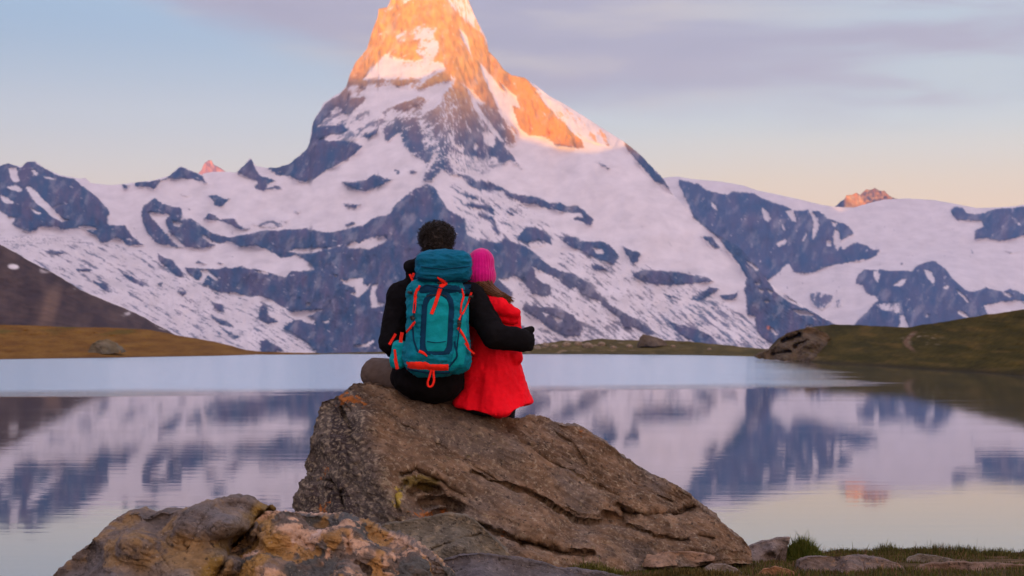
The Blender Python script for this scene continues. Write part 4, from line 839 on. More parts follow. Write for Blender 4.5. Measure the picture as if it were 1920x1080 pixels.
def sdf_obj(name, f, lo, hi, h, mat, parent, disp=None, it=2, label=None):
    V, F = nets(f, lo, hi, h); V = relax(V, F, it)
    if disp is not None: V = V + vnormals(V, F) * disp(V)[:, None]
    o = mesh_obj(name, V, F, mat); o['_n'] = len(V); SHELLS.append((V, F))
    if label: o['label'] = label
    adopt(o, parent); return o, V, F
SHELLS = []
def bvh(shells):
    vs, fs, k = [], [], 0
    for V, F in shells: vs += [Vector(p) for p in V]; fs += [tuple(int(i) + k for i in f) for f in F]; k = len(vs)
    return BVHTree.FromPolygons(vs, fs)
CAMV = Vector((0, 0, CAMH))
def hit(tree, u, v, dflt=9.95):
    d = (Vector(Q(u, v, 10.0)) - CAMV).normalized(); loc, nor, _, _ = tree.ray_cast(CAMV, d)
    if loc is None: return np.array(Q(u, v, dflt)), np.array([0, -1.0, 0])
    n = np.array(nor); 
    if n @ np.array(d) > 0: n = -n
    return np.array(loc), n
def folds(V, amp, s, seed, stretch=(1, 1, 1), fine=.3):
    x, y, z = V[:, 0] * s * stretch[0], V[:, 1] * s * stretch[1], V[:, 2] * s * stretch[2]
    wx = x + .6 * fbm(x * .6, y * .6, z * .6, 2, seed + 9)
    return amp * ((ridged(wx, y, z, 3, seed) - .55) + fine * fbm(x * 3, y * 3, z * 3, 3, seed + 4))

def ribbon(name, tree, pts, w, mat, parent, th=.0035, off=.002, n=None, dflt=9.9, smooth_k=3, free=None):
    """flat webbing laid over the surface it lies on; w = width in metres"""
    L = sum(math.hypot(b[0] - a[0], b[1] - a[1]) for a, b in zip(pts[:-1], pts[1:])); n = n or max(6, int(L / 2.5))
    us, vs, _ = resample(pts, n); C = []; Nn = []
    for u, v in zip(us, vs):
        p, nn = hit(tree, u, v, dflt); C.append(p); Nn.append(nn)
    C = np.array(C); Nn = np.array(Nn)
    if free is not None: C[:, 1] = np.minimum(C[:, 1], free)
    for _ in range(smooth_k):
        C[1:-1] = .5 * C[1:-1] + .25 * (C[:-2] + C[2:]); Nn[1:-1] = .5 * Nn[1:-1] + .25 * (Nn[:-2] + Nn[2:])
    Nn = Nn + np.array([0, -.6, 0]); Nn /= np.linalg.norm(Nn, axis=1, keepdims=True)
    T = np.gradient(C, axis=0); T /= np.linalg.norm(T, axis=1, keepdims=True) + 1e-9
    S_ = np.cross(T, Nn); S_ /= np.linalg.norm(S_, axis=1, keepdims=True) + 1e-9
    ww = np.full(n, w) if np.isscalar(w) else np.interp(np.linspace(0, 1, n), np.linspace(0, 1, len(w)), w)
    ww = ww[:, None] / 2
    a = C + Nn * off; ring = [a - S_ * ww, a - S_ * ww * .9 + Nn * th, a + S_ * ww * .9 + Nn * th, a + S_ * ww]
    P = np.stack(ring, 1); F = grid_faces(n, 4, wrap=True)
    o = mesh_obj(name, P.reshape(-1, 3), F, mat, smooth=True); adopt(o, parent); return o
def panel(name, tree, left, right, v0, v1, mat, parent, nu=26, nv=40, th=.006, bulge=.01, off=0.0):
    vs = np.linspace(v0, v1, nv); P = np.zeros((nv, nu, 3))
    for i, v in enumerate(vs):
        for j, s in enumerate(np.linspace(0, 1, nu)):
            u = pl(left, v) * (1 - s) + pl(right, v) * s; p, nn = hit(tree, u, v)
            e = min(s, 1 - s) * 2; e2 = min(i, nv - 1 - i) / (nv - 1) * 2; edge = 0 if (i in (0, nv - 1) or j in (0, nu - 1)) else 1
            P[i, j] = p + np.array([0, -1, 0]) * ((th + off) * edge + bulge * (e * (2 - e)) * (e2 * (2 - e2)) - .003 * (1 - edge))
    for _ in range(2): P[1:-1, 1:-1] = .4 * P[1:-1, 1:-1] + .15 * (P[:-2, 1:-1] + P[2:, 1:-1] + P[1:-1, :-2] + P[1:-1, 2:])
    o = mesh_obj(name, P.reshape(-1, 3), grid_faces(nv, nu), mat); 
    SHELLS.append((P.reshape(-1, 3), grid_faces(nv, nu))); adopt(o, parent); return o
def tube(pts, radii, k=5):
    P = np.asarray(pts, float); n = len(P); T = np.gradient(P, axis=0); T /= np.linalg.norm(T, axis=1, keepdims=True) + 1e-9
    up = np.array([.3, .2, .93]); A = np.cross(T, up); A /= np.linalg.norm(A, axis=1, keepdims=True) + 1e-9; B = np.cross(T, A)
    r = np.broadcast_to(np.asarray(radii, float), (n,))[:, None, None]; th = np.arange(k) / k * 2 * math.pi
    return (P[:, None] + r * (A[:, None] * np.cos(th)[None, :, None] + B[:, None] * np.sin(th)[None, :, None])).reshape(-1, 3), grid_faces(n, k, wrap=True)
def tubes_obj(name, curves, mat, parent, k=4):
    vs, fs, o = [], [], 0
    for pts, r in curves:
        v, f = tube(pts, r, k); vs.append(v); fs.append(f + o); o += len(v)
    ob = mesh_obj(name, np.concatenate(vs), np.concatenate(fs), mat); adopt(ob, parent); return ob
# ------------------------------------------------------------------ the couple
SKIN = mat_plain('skin', (.50, .30, .22), rough=.5, vary=.06)
JBLACK = mat_plain('black_softshell', (.008, .008, .010), rough=.95, spec=.06, bump=.25, bscale=260, bdist=.001, vary=.25, vscale=14)
GLOVE = mat_plain('black_glove_fabric', (.008, .008, .009), rough=.95, spec=.08, vary=.2, vscale=30)
TROU = mat_plain('grey_brown_trousers', (.105, .082, .072), rough=.9, spec=.2, bump=.3, bscale=200, bdist=.001, vary=.12, vscale=20)
TROUB = mat_plain('black_trousers', (.010, .010, .014), rough=.85, spec=.2)
RED = mat_plain('red_shell', (.88, .004, .018), rough=.75, spec=.12, bump=.6, bscale=16, bdist=.014, vary=.14, vscale=9)
MAG = mat_plain('magenta_fleece', (.62, .004, .23), rough=.95, spec=.1, bump=.5, bscale=420, bdist=.002, vary=.12, vscale=40, sheen=.3)
HAIRD = mat_plain('dark_curly_hair', (.012, .008, .006), rough=.6, spec=.35, vary=.4, vscale=60)
HAIRB = mat_plain('brown_hair', (.15, .062, .022), rough=.5, spec=.4, vary=.45, vscale=50, stretch=(1, 1, 4))
BOOT = mat_plain('brown_boot_leather', (.06, .035, .02), rough=.7)

def hand_cones(p, wrist, palm_end, across, curl, n_f=4, r=.0095, L=(.070, .078, .074, .060)):
    """four bent fingers fanned across the palm end plus a thumb that leaves the side of the palm"""
    wrist, palm_end, across, curl = map(lambda a: np.asarray(a, float), (wrist, palm_end, across, curl))
    f = palm_end - wrist; f /= np.linalg.norm(f); parts = []
    mid = (wrist + palm_end) / 2
    parts.append(cone(p, wrist, mid, .026, .030)); parts.append(cone(p, mid - across * .016, palm_end - across * .024, .020, .014)); parts.append(cone(p, mid + across * .016, palm_end + across * .024, .020, .014)); parts.append(cone(p, mid, palm_end, .020, .014))
    palm = union(parts, .012); out = palm
    for i in range(n_f):
        o = (i - 1.5) * .0195; b = palm_end + across * o; l = L[i]
        k1 = b + (f * .8 + curl * .5) * l * .42; k2 = k1 + (f * .25 + curl * .95) * l * .34; k3 = k2 + (-f * .25 + curl * .9) * l * .28
        fing = np.minimum(np.minimum(cone(p, b, k1, r, r * .93), cone(p, k1, k2, r * .93, r * .86)), cone(p, k2, k3, r * .86, r * .72))
        out = smin(out, fing, .004)
    t0 = wrist + f * .03 - across * .026; t1 = t0 + f * .030 - across * .026 + curl * .006; t2 = t1 + f * .026 - across * .012 + curl * .016
    th = np.minimum(cone(p, t0, t1, r * 1.3, r * 1.05), cone(p, t1, t2, r * 1.05, r * .85))
    return smin(out, th, .008)

# --- man ----------------------------------------------------------
M0 = Vector(Q(805, 748, 10.2)); M0 = (M0.x, M0.y, M0.z)
man = empty('person', M0, 'person with curly dark hair and black jacket, arm round the companion in red', 'person')
neck = q1(819, 492, 10.19); head = q1(819, 450, 10.20)
LS, LE, LH = q1(752, 556, 10.2), q1(734, 642, 10.13), q1(775, 692, 10.44)
RS, RE, RW = q1(884, 560, 10.12), q1(929, 630, 9.955), q1(962, 638, 9.945)
RPE = q1(984, 640, 9.965)
HL, KL, AL = q1(775, 718, 10.22), q1(706, 701, 10.38), q1(716, 800, 10.78)
HR, KR, AR = q1(838, 722, 10.22), q1(850, 705, 10.66), q1(852, 830, 10.86)
def body_man(p):
    f = [ell(p, head, (.073, .092, .098)), ell(p, head + np.array([0, .052, -.045]), (.052, .055, .06)), cone(p, neck + np.array([0, 0, -.03]), head, .055, .055)]
    f += [ell(p, head + np.array([s * .073, .005, -.008]), (.010, .02, .032)) for s in (-1, 1)]
    f += [cone(p, head + np.array([0, .092, -.0]), head + np.array([0, .112, -.022]), .010, .014)]
    f += [ell(p, head + np.array([0, .094, -.062]), (.024, .010, .009))]
    tor = union([cone(p, q1(818, 565, 10.2), q1(808, 690, 10.2), .125, .12, 1.25), cone(p, LS, RS, .05, .05), cone(p, q1(775, 712, 10.22), q1(838, 716, 10.22), .095, .095)], .04)
    arms = union([cone(p, LS, LE, .050, .040), cone(p, LE, LH, .040, .028), cone(p, RS, RE, .050, .040), cone(p, RE, RW, .040, .028)], .015)
    legs = union([cone(p, HL, KL, .072, .052), cone(p, KL, AL, .050, .034), cone(p, HR, KR, .078, .055), cone(p, KR, AR, .052, .036),
                  cone(p, AL, AL + np.array([0, .14, -.05]), .035, .03), cone(p, AR, AR + np.array([0, .14, -.05]), .035, .03)], .02)
    r = smin(smin(union(f, .016), tor, .04), smin(arms, legs, .02), .02)
    eyes = np.minimum(ell(p, head + np.array([-.03, .085, .008]), (.013, .012, .009)), ell(p, head + np.array([.03, .085, .008]), (.013, .012, .009)))
    r = np.maximum(r, -ell(p, head + np.array([-.03, .1, .01]), (.016, .016, .012))); r = np.maximum(r, -ell(p, head + np.array([.03, .1, .01]), (.016, .016, .012))); r = smin(r, eyes, .002)
    r = smin(r, hand_cones(p, LH, LH + np.array([.06, .03, .0]), (0, .6, .8), (.2, .3, -.9)), .015)
    return smin(r, hand_cones(p, RW, RPE, (0, 0, -1), (.1, 1, 0), r=.0085), .01)
sdf_obj('body', body_man, Q(680, 900, 9.85) + [-.02, 0, 0], (np.array(Q(1010, 400, 9.85)) * [1, 0, 1] + [0, 11.1, .05]), .008, SKIN, man)
def jacket_man(p):
    tor = union([cone(p, q1(818, 575, 10.19), q1(808, 690, 10.19), .158, .160, 1.3), cone(p, q1(765, 560, 10.19), q1(872, 560, 10.17), .078, .078),
                 cone(p, q1(785, 525, 10.19), q1(850, 525, 10.19), .065, .065), ell(p, q1(803, 706, 10.17), (.198, .165, .130)), ell(p, q1(822, 722, 10.13), (.125, .13, .085))], .05)
    la = union([cone(p, LS, LE, .078, .063), cone(p, LE, LH + np.array([0, -.03, 0]), .063, .046)], .02)
    ra = union([cone(p, RS, RE, .082, .064), cone(p, RE, RW + np.array([.036, 0, 0]), .066, .063)], .02)
    r = smin(smin(tor, la, .03), ra, .035)
    col = union([cone(p, q1(771, 500, 10.07), q1(800, 487, 10.05), .033, .04), cone(p, q1(800, 487, 10.05), q1(850, 489, 10.05), .04, .038), cone(p, q1(850, 489, 10.05), q1(866, 505, 10.15), .036, .036), cone(p, q1(771, 500, 10.07), q1(775, 515, 10.25), .033, .03)], .02)
    r = smin(r, col, .018)
    return np.maximum(r, -cone(p, q1(819, 470, 10.2), q1(819, 500, 10.2), .062, .055))
sdf_obj('jacket', jacket_man, Q(690, 765, 9.8) + [0, 0, -.02], np.array(Q(1000, 462, 9.8)) * [1, 0, 1] + [0, 10.6, .03], .0055, JBLACK, man,
        disp=lambda V: folds(V, .012, 9, 301, (1, 1, .8)))
gl = lambda p: hand_cones(p, RW + np.array([.012, -.004, 0]), RPE + np.array([.0, -.004, 0]), (0, 0, -1), (.1, 1, 0), r=.0125) - .009
sdf_obj('glove', gl, Q(950, 685, 9.85), np.array(Q(1020, 595, 9.85)) * [1, 0, 1] + [0, 10.16, 0], .0032, GLOVE, man, it=1)
gl2 = lambda p: hand_cones(p, LH, LH + np.array([.06, .03, .0]), (0, .6, .8), (.2, .3, -.9), r=.0115) - .003
sdf_obj('glove', gl2, LH - .13, LH + .16, .005, GLOVE, man, it=1)
def trou_man(p):
    r = union([cone(p, HL, KL, .092, .080), ell(p, KL + np.array([.03, 0, .01]), (.085, .09, .075)), cone(p, KL, AL, .070, .055), cone(p, HR, KR, .092, .066), cone(p, KR, AR, .064, .054), cone(p, q1(778, 717, 10.22), q1(836, 719, 10.22), .105, .105)], .03)
    return r
sdf_obj('trousers', trou_man, Q(640, 860, 9.9), np.array(Q(890, 640, 9.9)) * [1, 0, 1] + [0.03, 11.0, .02], .007, TROU, man, disp=lambda V: folds(V, .010, 12, 311))
for A_ in (AL, AR):
    bt = lambda p, A_=A_: union([cone(p, A_ + np.array([0, 0, .03]), A_ + np.array([0, .02, -.04]), .052, .05), cone(p, A_ + np.array([0, 0, -.04]), A_ + np.array([0, .16, -.06]), .045, .038)], .02)
    sdf_obj('boot', bt, A_ - .15, A_ + .25, .009, BOOT, man)
# curly hair: a rough cap with hundreds of small curls growing from it
HC = q1(819, 443, 10.185); HRr = np.array([.088, .098, .072])
capf = lambda p: np.maximum(union([ell(p, HC, HRr), ell(p, q1(819, 462, 10.13), (.075, .06, .055))], .03), -(p[..., 2] - (q1(0, 478, 10.1)[2])) )
_, HV, HF = sdf_obj('hair', capf, HC - .16, HC + .16, .006, HAIRD, man, disp=lambda V: .012 * fbm(V[:, 0] * 45, V[:, 1] * 45, V[:, 2] * 45, 3, 320))
rng = np.random.default_rng(5); HN = vnormals(HV, HF); cur = []
for i in rng.choice(len(HV), 1500, replace=False):
    nn = HN[i] + rng.normal(0, .25, 3)
    if HV[i][1] > HC[1] + .06 and HV[i][2] < HC[2] + .02: continue
    nn /= np.linalg.norm(nn); a = np.cross(nn, rng.normal(0, 1, 3)); a /= np.linalg.norm(a); b = np.cross(nn, a)
    L = rng.uniform(.012, .026); rad = rng.uniform(.0035, .007); tt = np.linspace(0, 1, 13); ph = tt * rng.uniform(6, 11) + rng.uniform(0, 6)
    pts = HV[i] + nn * (tt * L - .004)[:, None] + a * (np.cos(ph) * rad)[:, None] + b * (np.sin(ph) * rad)[:, None]
    cur.append((pts, np.interp(tt, [0, .7, 1], [.0016, .0013, .0005])))
o_ = tubes_obj('curls', cur, HAIRD, man, 4)

# --- woman --------------------------------------------------------
W0 = Vector(Q(915, 775, 10.2)); W0 = (W0.x, W0.y, W0.z)
wom = empty('person', W0, 'person seen from behind in a flaring red jacket and magenta beanie, leaning on the companion', 'person')
wh = q1(901, 506, 10.26)
WLS, WLE, WLH = q1(897, 590, 10.22), q1(885, 672, 10.32), q1(915, 690, 10.52)
WRS, WRE, WRH = q1(956, 596, 10.19), q1(963, 668, 10.16), q1(930, 680, 10.42)
def body_wom(p):
    f = [ell(p, wh, (.065, .082, .092)), ell(p, wh + np.array([-.004, .046, -.04]), (.047, .048, .052)), cone(p, q1(907, 558, 10.22), wh, .042, .042)]
    f += [cone(p, wh + np.array([0, .082, .0]), wh + np.array([0, .100, -.018]), .008, .011), ell(p, wh + np.array([0, .084, -.052]), (.02, .009, .008))]
    f += [ell(p, wh + np.array([s * .065, .005, -.008]), (.009, .016, .028)) for s in (-1, 1)]
    tor = union([cone(p, q1(924, 605, 10.21), q1(922, 690, 10.21), .10, .09, 1.25), cone(p, WLS, WRS, .042, .042), cone(p, q1(895, 742, 10.22), q1(945, 742, 10.22), .09, .09)], .04)
    lim = union([cone(p, WLS, WLE, .042, .034), cone(p, WLE, WLH, .034, .024), cone(p, WRS, WRE, .042, .034), cone(p, WRE, WRH, .034, .024),
                 cone(p, q1(900, 748, 10.24), q1(900, 735, 10.68), .075, .05), cone(p, q1(900, 735, 10.68), q1(902, 860, 10.84), .048, .032), cone(p, q1(945, 748, 10.24), q1(948, 737, 10.68), .075, .05), cone(p, q1(948, 737, 10.68), q1(948, 860, 10.84), .048, .032)], .02)
    r = smin(smin(union(f, .014), tor, .03), lim, .02)
    r = smin(r, hand_cones(p, WLH, WLH + np.array([.05, .03, 0]), (0, .5, .86), (.2, .2, -.9), r=.0082), .012)
    return smin(r, hand_cones(p, WRH, WRH + np.array([-.05, .03, 0]), (0, .5, .86), (-.2, .2, -.9), r=.0082), .012)
sdf_obj('body', body_wom, Q(835, 905, 10.0), np.array(Q(1000, 460, 10.0)) * [1, 0, 1] + [0, 11.0, .05], .008, SKIN, wom)
hem = [(840,752),(847,753),(860,761),(878,769),(905,776),(930,778),(952,776),(972,768),(988,759),(998,752),(1010,748)]
def jacket_wom(p):
    uu = 960 + p[..., 0] / p[..., 1] * FPX; vv = 648 - (p[..., 2] - CAMH) / p[..., 1] * FPX
    tor = union([cone(p, q1(925, 603, 10.2), q1(926, 655, 10.2), .112, .115, 1.15), cone(p, q1(926, 655, 10.2), q1(923, 715, 10.2), .118, .158, 1.15), cone(p, q1(923, 715, 10.2), q1(925, 800, 10.2), .158, .262, 1.2),
                 cone(p, WLS, WRS, .056, .056), cone(p, q1(912, 560, 10.2), q1(925, 590, 10.2), .05, .06)], .045)
    ra = union([cone(p, WRS, WRE, .056, .047), cone(p, WRE, WRH + np.array([.01, -.03, 0]), .047, .036)], .015)
    la = union([cone(p, WLS, WLE, .056, .047), cone(p, WLE, WLH + np.array([-.01, -.03, 0]), .047, .036)], .015)
    r = smin(smin(tor, ra, .012), la, .02)
    hood = union([cone(p, q1(905, 562, 10.12), q1(938, 575, 10.06), .030, .043), cone(p, q1(938, 575, 10.06), q1(966, 588, 10.09), .043, .032)], .02)
    hood2 = cone(p, q1(925, 592, 10.085), q1(966, 600, 10.10), .024, .022)
    r = smin(r, hood, .010); r = smin(r, hood2, .016)
    r = np.maximum(r, (vv - pl(hem, uu)) * .0026)
    return np.maximum(r, -cone(p, q1(901, 530, 10.24), q1(906, 560, 10.22), .055, .045))
def disp_w(V):
    u = 960 + V[:, 0] / V[:, 1] * FPX; v = 648 - (V[:, 2] - CAMH) / V[:, 1] * FPX
    fl = sstep(680, 770, v); ang = (u - 922) / (1 + .006 * (v - 600))
    return folds(V, .013, 7, 331, (1, 1, .45)) + folds(V, .004, 17, 337, (1, 1, 1.2)) + fl * .014 * np.sin(ang * .16 + 1.5 * np.sin(v * .02)) + .007 * sstep(600, 660, v) * fbm(ang * .05, v * .01, 0, 3, 333)
_, JV, JF = sdf_obj('jacket', jacket_wom, Q(835, 785, 9.92) + [-.02, 0, 0], np.array(Q(1010, 540, 9.92)) * [1, 0, 1] + [0, 10.6, .02], .0055, RED, wom, disp=disp_w)
tr = lambda p: union([ell(p, q1(915, 760, 10.2), (.125, .14, .062)), cone(p, q1(900, 748, 10.24), q1(900, 735, 10.68), .085, .06), cone(p, q1(900, 735, 10.68), q1(902, 855, 10.84), .058, .045), cone(p, q1(945, 748, 10.24), q1(948, 737, 10.68), .085, .06), cone(p, q1(948, 737, 10.68), q1(948, 855, 10.84), .058, .045)], .03)
sdf_obj('trousers', tr, Q(850, 900, 9.95), np.array(Q(1000, 700, 9.95)) * [1, 0, 1] + [0, 11.0, .02], .008, TROUB, wom, disp=lambda V: folds(V, .006, 12, 341))
for (a, b) in ((900, 862), (948, 862)):
    A_ = q1(a, b, 10.84); bt = lambda p, A_=A_: union([cone(p, A_ + np.array([0, 0, .03]), A_ + np.array([0, .02, -.04]), .045, .044), cone(p, A_ + np.array([0, 0, -.04]), A_ + np.array([0, .14, -.06]), .04, .033)], .02)
    sdf_obj('boot', bt, A_ - .15, A_ + .25, .009, BOOT, wom)
bc = q1(901, 508, 10.255)
def bean(p):
    r = union([ell(p, bc, (.0745, .092, .112)), ell(p, q1(903, 485, 10.25), (.060, .065, .050)), ell(p, q1(901, 520, 10.25), (.076, .092, .06))], .03)
    tilt = (p[..., 2] - q1(0, 537, 10.2)[2]) + (p[..., 0] - bc[0]) * -.10 + (p[..., 1] - 10.25) * -.25
    return np.maximum(r, -tilt)
sdf_obj('beanie', bean, bc - .17, bc + .17, .005, MAG, wom, disp=lambda V: folds(V, .004, 14, 351, (1, 1, .5)) + .0014 * np.sin(np.arctan2(V[:, 0] - bc[0], V[:, 1] - bc[1]) * 34))
# brown hair below the beanie, swept to the right over the hood
hs = []
for i in range(420):
    a = rng.uniform(0, 1); w = rng.normal(0, 1)
    u0 = 884 + 40 * a; p0 = q1(u0, 533 + 3 * rng.normal(), 10.19 - .03 * math.sin(a * 3.1))
    p1 = q1(905 + 22 * a + 2 * w, 545 + 4 * rng.normal(), 10.13); p2 = q1(930 + 14 * a + 2 * w, 553 + 3.2 * rng.normal() - 3 * a, 10.055 + .02 * rng.random()); p3 = q1(952 + 9 * rng.normal() * .6 + 3 * a, 563 + 3.5 * rng.normal(), 10.04)
    t_ = np.linspace(0, 1, 14)[:, None]; pts = (1 - t_) ** 3 * p0 + 3 * (1 - t_) ** 2 * t_ * p1 + 3 * (1 - t_) * t_ ** 2 * p2 + t_ ** 3 * p3
    hs.append((pts, np.interp(t_[:, 0], [0, .8, 1], [.0022, .0016, .0004])))
tubes_obj('hair', hs, HAIRB, wom, 4)

# hood seam on the red jacket
SEAM = mat_plain('dark_red_seam', (.40, .004, .014), rough=.8, spec=.1)
jt = bvh([(JV, JF)])
for pts in ([(922, 600), (944, 606), (964, 609)],):
    ribbon('seam', jt, pts, .004, SEAM, wom, th=.0012, off=.001, n=40)
# ------------------------------------------------------------------ backpack
TEAL = mat_plain('teal_nylon', s2l(0, 124, 148), rough=.8, spec=.18, bump=.9, bscale=32, bdist=.007, vary=.16, vscale=12)
TEALD = mat_plain('dark_petrol_nylon', s2l(0, 55, 88), rough=.8, spec=.18, bump=.3, bscale=120, bdist=.002, vary=.15, vscale=20)
TEALM = mat_plain('lid_nylon', s2l(0, 98, 132), rough=.8, spec=.18, bump=.9, bscale=34, bdist=.007, vary=.2, vscale=14)
TEALL = mat_plain('light_teal_nylon', s2l(0, 152, 165), rough=.8, spec=.18, bump=.9, bscale=34, bdist=.007, vary=.12, vscale=14)
ORG = mat_plain('orange_red_webbing', (.95, .032, .018), rough=.85, spec=.12, bump=.4, bscale=300, bdist=.001, vary=.1, vscale=40)
BLK = mat_plain('black_plastic', (.012, .012, .013), rough=.45, spec=.5, vary=.1)
B0 = Vector(Q(815, 700, 9.93)); B0 = (B0.x, B0.y, B0.z)
bag = empty('backpack', B0, 'teal hiking backpack with orange-red straps worn on the back of the person in black', 'backpack')
SHELLS.clear()
bcn = q1(820, 612, 9.915)
def pack(p):
    main = rbox(p, bcn, (.158, .115, .250), .075, ay=-.055, taper=.045)
    low = ell(p, q1(812, 665, 9.90), (.160, .130, .110))
    r = smin(main, low, .03)
    return r
def dpk(V):
    return folds(V, .011, 9, 401, (1, 1, 1.6)) + folds(V, .005, 24, 405, (1, 1, 1.8)) + .003 * fbm(V[:, 0] * 30, V[:, 1] * 30, V[:, 2] * 30, 3, 403)
sdf_obj('main_compartment', pack, bcn - [.24, .2, .32], bcn + [.24, .2, .32], .005, TEAL, bag, disp=dpk)
lc = q1(832, 501, 9.90)
def lid(p):
    a = rbox(p, lc, (.143, .125, .080), .055, ay=-.03); b = ell(p, q1(832, 490, 9.9), (.13, .11, .055))
    return smin(a, b, .03)
sdf_obj('lid', lid, lc - [.22, .2, .15], lc + [.22, .2, .15], .0045, TEALM, bag, disp=lambda V: folds(V, .010, 11, 411, (.7, 1, 2.2)))
tree = bvh(SHELLS)
def arch(l, r, top, bot, k=14):
    v = np.linspace(top, bot, k); c = (l + r) / 2; h = (r - l) / 2; w = h * np.sqrt(np.clip(1 - np.clip((top + h * 1.15 - v) / (h * 1.15), 0, 1) ** 2, 0.02, 1)); w = w * np.sqrt(np.clip(1 - np.clip((v - (bot - 16)) / 16, 0, 1) ** 2 * .45, 0, 1))
    return [(a, c - b) for a, b in zip(v, w)], [(a, c + b) for a, b in zip(v, w)]
L_, R_2 = arch(788, 852, 541, 668)
tilt = lambda tab, k=-.05, v0=600: [(v, u + (v - v0) * k) for v, u in tab]
panel('front_panel', tree, tilt(L_), tilt(R_2), 541, 668, TEALD, bag, th=.004, bulge=.006)
panel('top_panel', tree, [(532, 784), (552, 783)], [(532, 884), (552, 880)], 533, 551, TEALD, bag, nu=30, nv=8, th=.003, bulge=.003)
tree = bvh(SHELLS)
L_, R_2 = arch(799, 841, 553, 660)
panel('front_pocket', tree, tilt(L_), tilt(R_2), 553, 660, TEALL, bag, th=.004, bulge=.012)
panel('side_panel', tree, [(560, 868), (600, 862), (650, 852), (690, 842)], [(560, 879), (600, 879), (650, 876), (690, 870)], 556, 690, TEALL, bag, nu=10, th=.004, bulge=.004)
panel('side_panel', tree, [(560, 771), (600, 764), (650, 759), (680, 759)], [(560, 779), (600, 779), (650, 781), (680, 783)], 556, 676, TEAL, bag, nu=10, th=.004, bulge=.004)
panel('base_panel', tree, [(676, 760), (690, 763)], [(680, 800), (696, 843)], 677, 694, ORG, bag, nu=30, nv=8, th=.003, bulge=.003)
panel('base_panel', tree, [(682, 798), (697, 802)], [(682, 843), (695, 842)], 682, 696, ORG, bag, nu=20, nv=8, th=.004, bulge=.003)
sp = q1(749, 664, 9.97)
sdf_obj('side_pocket', lambda p: smin(rbox(p, sp, (.040, .06, .070), .03, ay=.12), ell(p, q1(744, 676, 9.96), (.035, .05, .04)), .02), sp - .13, sp + .13, .005, TEALL, bag, disp=lambda V: folds(V, .008, 16, 421))
tree = bvh(SHELLS)
P1 = .84 / FPX * 9.85
def strap(pts, px, mat=ORG, **k): return ribbon('strap' if mat is ORG else 'buckle' if 'th' in k else 'seam', tree, pts, (px * P1) if np.isscalar(px) else [a * P1 for a in px], mat, bag, **k)
strap([(820,520),(829,526),(838,531)], [3, 8, 9]); strap([(838,531),(830,538),(825,540)], 6)
strap([(829,532),(822,552),(815,574),(809,589)], [10, 9, 8, 8])
strap([(783,540),(779,552),(778,566),(776,587)], [5, 7, 7, 6]); strap([(787,536),(783,545)], 5)
strap([(778,603),(772,612),(763,623)], 6)
strap([(884,548),(879,562),(869,584),(861,600)], [5, 5, 5, 5]); strap([(865,541),(869,556),(864,572),(863,588)], [4, 6, 4, 4])
strap([(859,614),(868,628),(875,643),(879,651)], [7, 6, 5, 4])
strap([(786,659),(794,661),(801,668)], [7, 6, 3])
strap([(772,592),(775,600)], 9, BLK, th=.008); strap([(861,601),(860,612)], 8, BLK, th=.008)
strap([(777,566),(776,590),(776,604)], 3, TEALD); strap([(866,590),(861,620),(856,660)], 3, TEALD)
strap([(788,540),(800,534),(830,541),(868,545),(884,540)], 3, TEALD)
strap([(790,500),(830,505),(880,500)], 1.6, TEALD); strap([(784,520),(830,528),(884,524)], 2.5, TEALD)
strap([(784,660),(776,640),(774,612)], 4, TEALD); strap([(852,640),(858,668),(842,688)], 4, TEALD)
strap([(765,700 - 8),(800,698),(842,698)], 5, TEALD)
# webbing that hangs clear of the pack
def free_strap(pts, px, d, mat=ORG, th=.004):
    us, vs, _ = resample(pts, max(6, int(sum(math.hypot(b[0] - a[0], b[1] - a[1]) for a, b in zip(pts[:-1], pts[1:])) / 2)))
    C = Q(us, vs, np.interp(np.linspace(0, 1, len(us)), np.linspace(0, 1, len(d)), d)); T = np.gradient(C, axis=0); T /= np.linalg.norm(T, axis=1, keepdims=True)
    N = np.array([0, -1.0, 0]) + 0 * C; S_ = np.cross(T, N); S_ /= np.linalg.norm(S_, axis=1, keepdims=True) + 1e-9; w = px * P1 / 2
    P = np.stack([C - S_ * w, C - S_ * w + N * th, C + S_ * w + N * th, C + S_ * w], 1)
    o = mesh_obj('strap', P.reshape(-1, 3), grid_faces(len(us), 4, wrap=True), mat, smooth=False); adopt(o, bag); return o
free_strap([(768,514),(773,524),(774,534),(769,548),(766,561),(763,568)], 5, [10.02, 9.99, 9.99, 10.0]); free_strap([(776,512),(773,520)], 6, [10.0, 9.99])
free_strap([(742,626),(736,636),(730,646)], 6, [9.95, 9.94]); free_strap([(754,623),(752,634),(751,645)], 8, [9.93, 9.92])
free_strap([(740,655),(742,672),(744,682),(746,692)], 5.5, [9.91, 9.91]); free_strap([(741,672),(745,692)], 7, [9.908, 9.908])
free_strap([(872,643),(880,655),(888,662),(890,664)], 4.5, [9.8, 9.82, 9.84])
lp = [(809,692),(806,704),(802,716),(802,723),(806,726),(811,723),(814,714),(813,702),(813,692)]
ob = tubes_obj('haul_loop', [(Q(*np.array(resample(lp, 26)[:2]), 9.80), .006)], ORG, bag, 6)
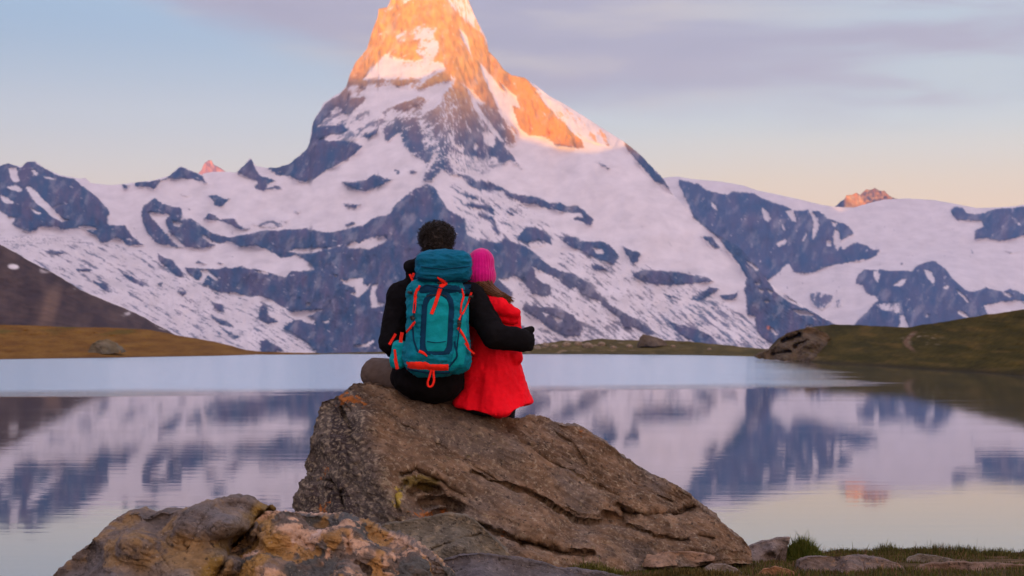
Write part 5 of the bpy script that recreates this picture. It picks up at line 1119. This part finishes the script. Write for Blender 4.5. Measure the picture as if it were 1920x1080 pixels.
# shoulder straps over the jacket
tr_b = [q1(790, 530, 10.02), q1(782, 512, 10.06), q1(777, 512, 10.18), q1(775, 530, 10.32), q1(775, 590, 10.34)]
for s_, nm in ((0, 'l'), (1, 'r')):
    pts = np.array(tr_b) + (np.array([.20, 0, 0]) if s_ else 0)
    tt = np.linspace(0, 4, 24); C = np.stack([np.interp(tt, range(5), pts[:, i]) for i in range(3)], 1)
    for _ in range(3): C[1:-1] = .5 * C[1:-1] + .25 * (C[:-2] + C[2:])
    T = np.gradient(C, axis=0); T /= np.linalg.norm(T, axis=1, keepdims=True); S_ = np.array([1.0, 0, 0]) + 0 * C; N = np.cross(S_, T); N /= np.linalg.norm(N, axis=1, keepdims=True)
    Pp = np.stack([C - S_ * .03 - N * .006, C - S_ * .03 + N * .006, C + S_ * .03 + N * .006, C + S_ * .03 - N * .006], 1)
    adopt(mesh_obj('shoulder_strap', Pp.reshape(-1, 3), grid_faces(24, 4, wrap=True), TEALD), bag)

# zip, buckle and lash points
strap([(800, 557), (806, 553), (832, 553), (838, 557)], 1.6, BLK); strap([(801, 640), (818, 643), (836, 640)], 1.6, TEALD)
for (u, v) in ((824, 531), (775, 597), (861, 606), (884, 556), (770, 548)):
    strap([(u - 3.5, v), (u + 3.5, v + .5)], 6, BLK, th=.009)
# ------------------------------------------------------------------ air
hm = bpy.data.materials.new('air_haze'); hm.use_nodes = True
t = NT(hm.node_tree); t.n.clear()
o_ = t.node('ShaderNodeOutputMaterial'); pv = t.node('ShaderNodeVolumePrincipled')
t.put(pv, 'Color', (.30, .50, 1.0, 1)); t.put(pv, 'Density', 4.3e-5); t.put(pv, 'Anisotropy', .0)
t.l.new(pv.outputs[0], o_.inputs['Volume'])
hx = [(x, y, z) for z in (-60, 2060) for (x, y) in ((-12000, -6000), (12000, -6000), (12000, 15800), (-12000, 15800))]
hz = mesh_obj('haze', hx, [(3, 2, 1, 0), (4, 5, 6, 7), (0, 1, 5, 4), (1, 2, 6, 5), (2, 3, 7, 6), (3, 0, 4, 7)], hm, smooth=False)
tag(hz, 'thin blue mountain air', kind='stuff')
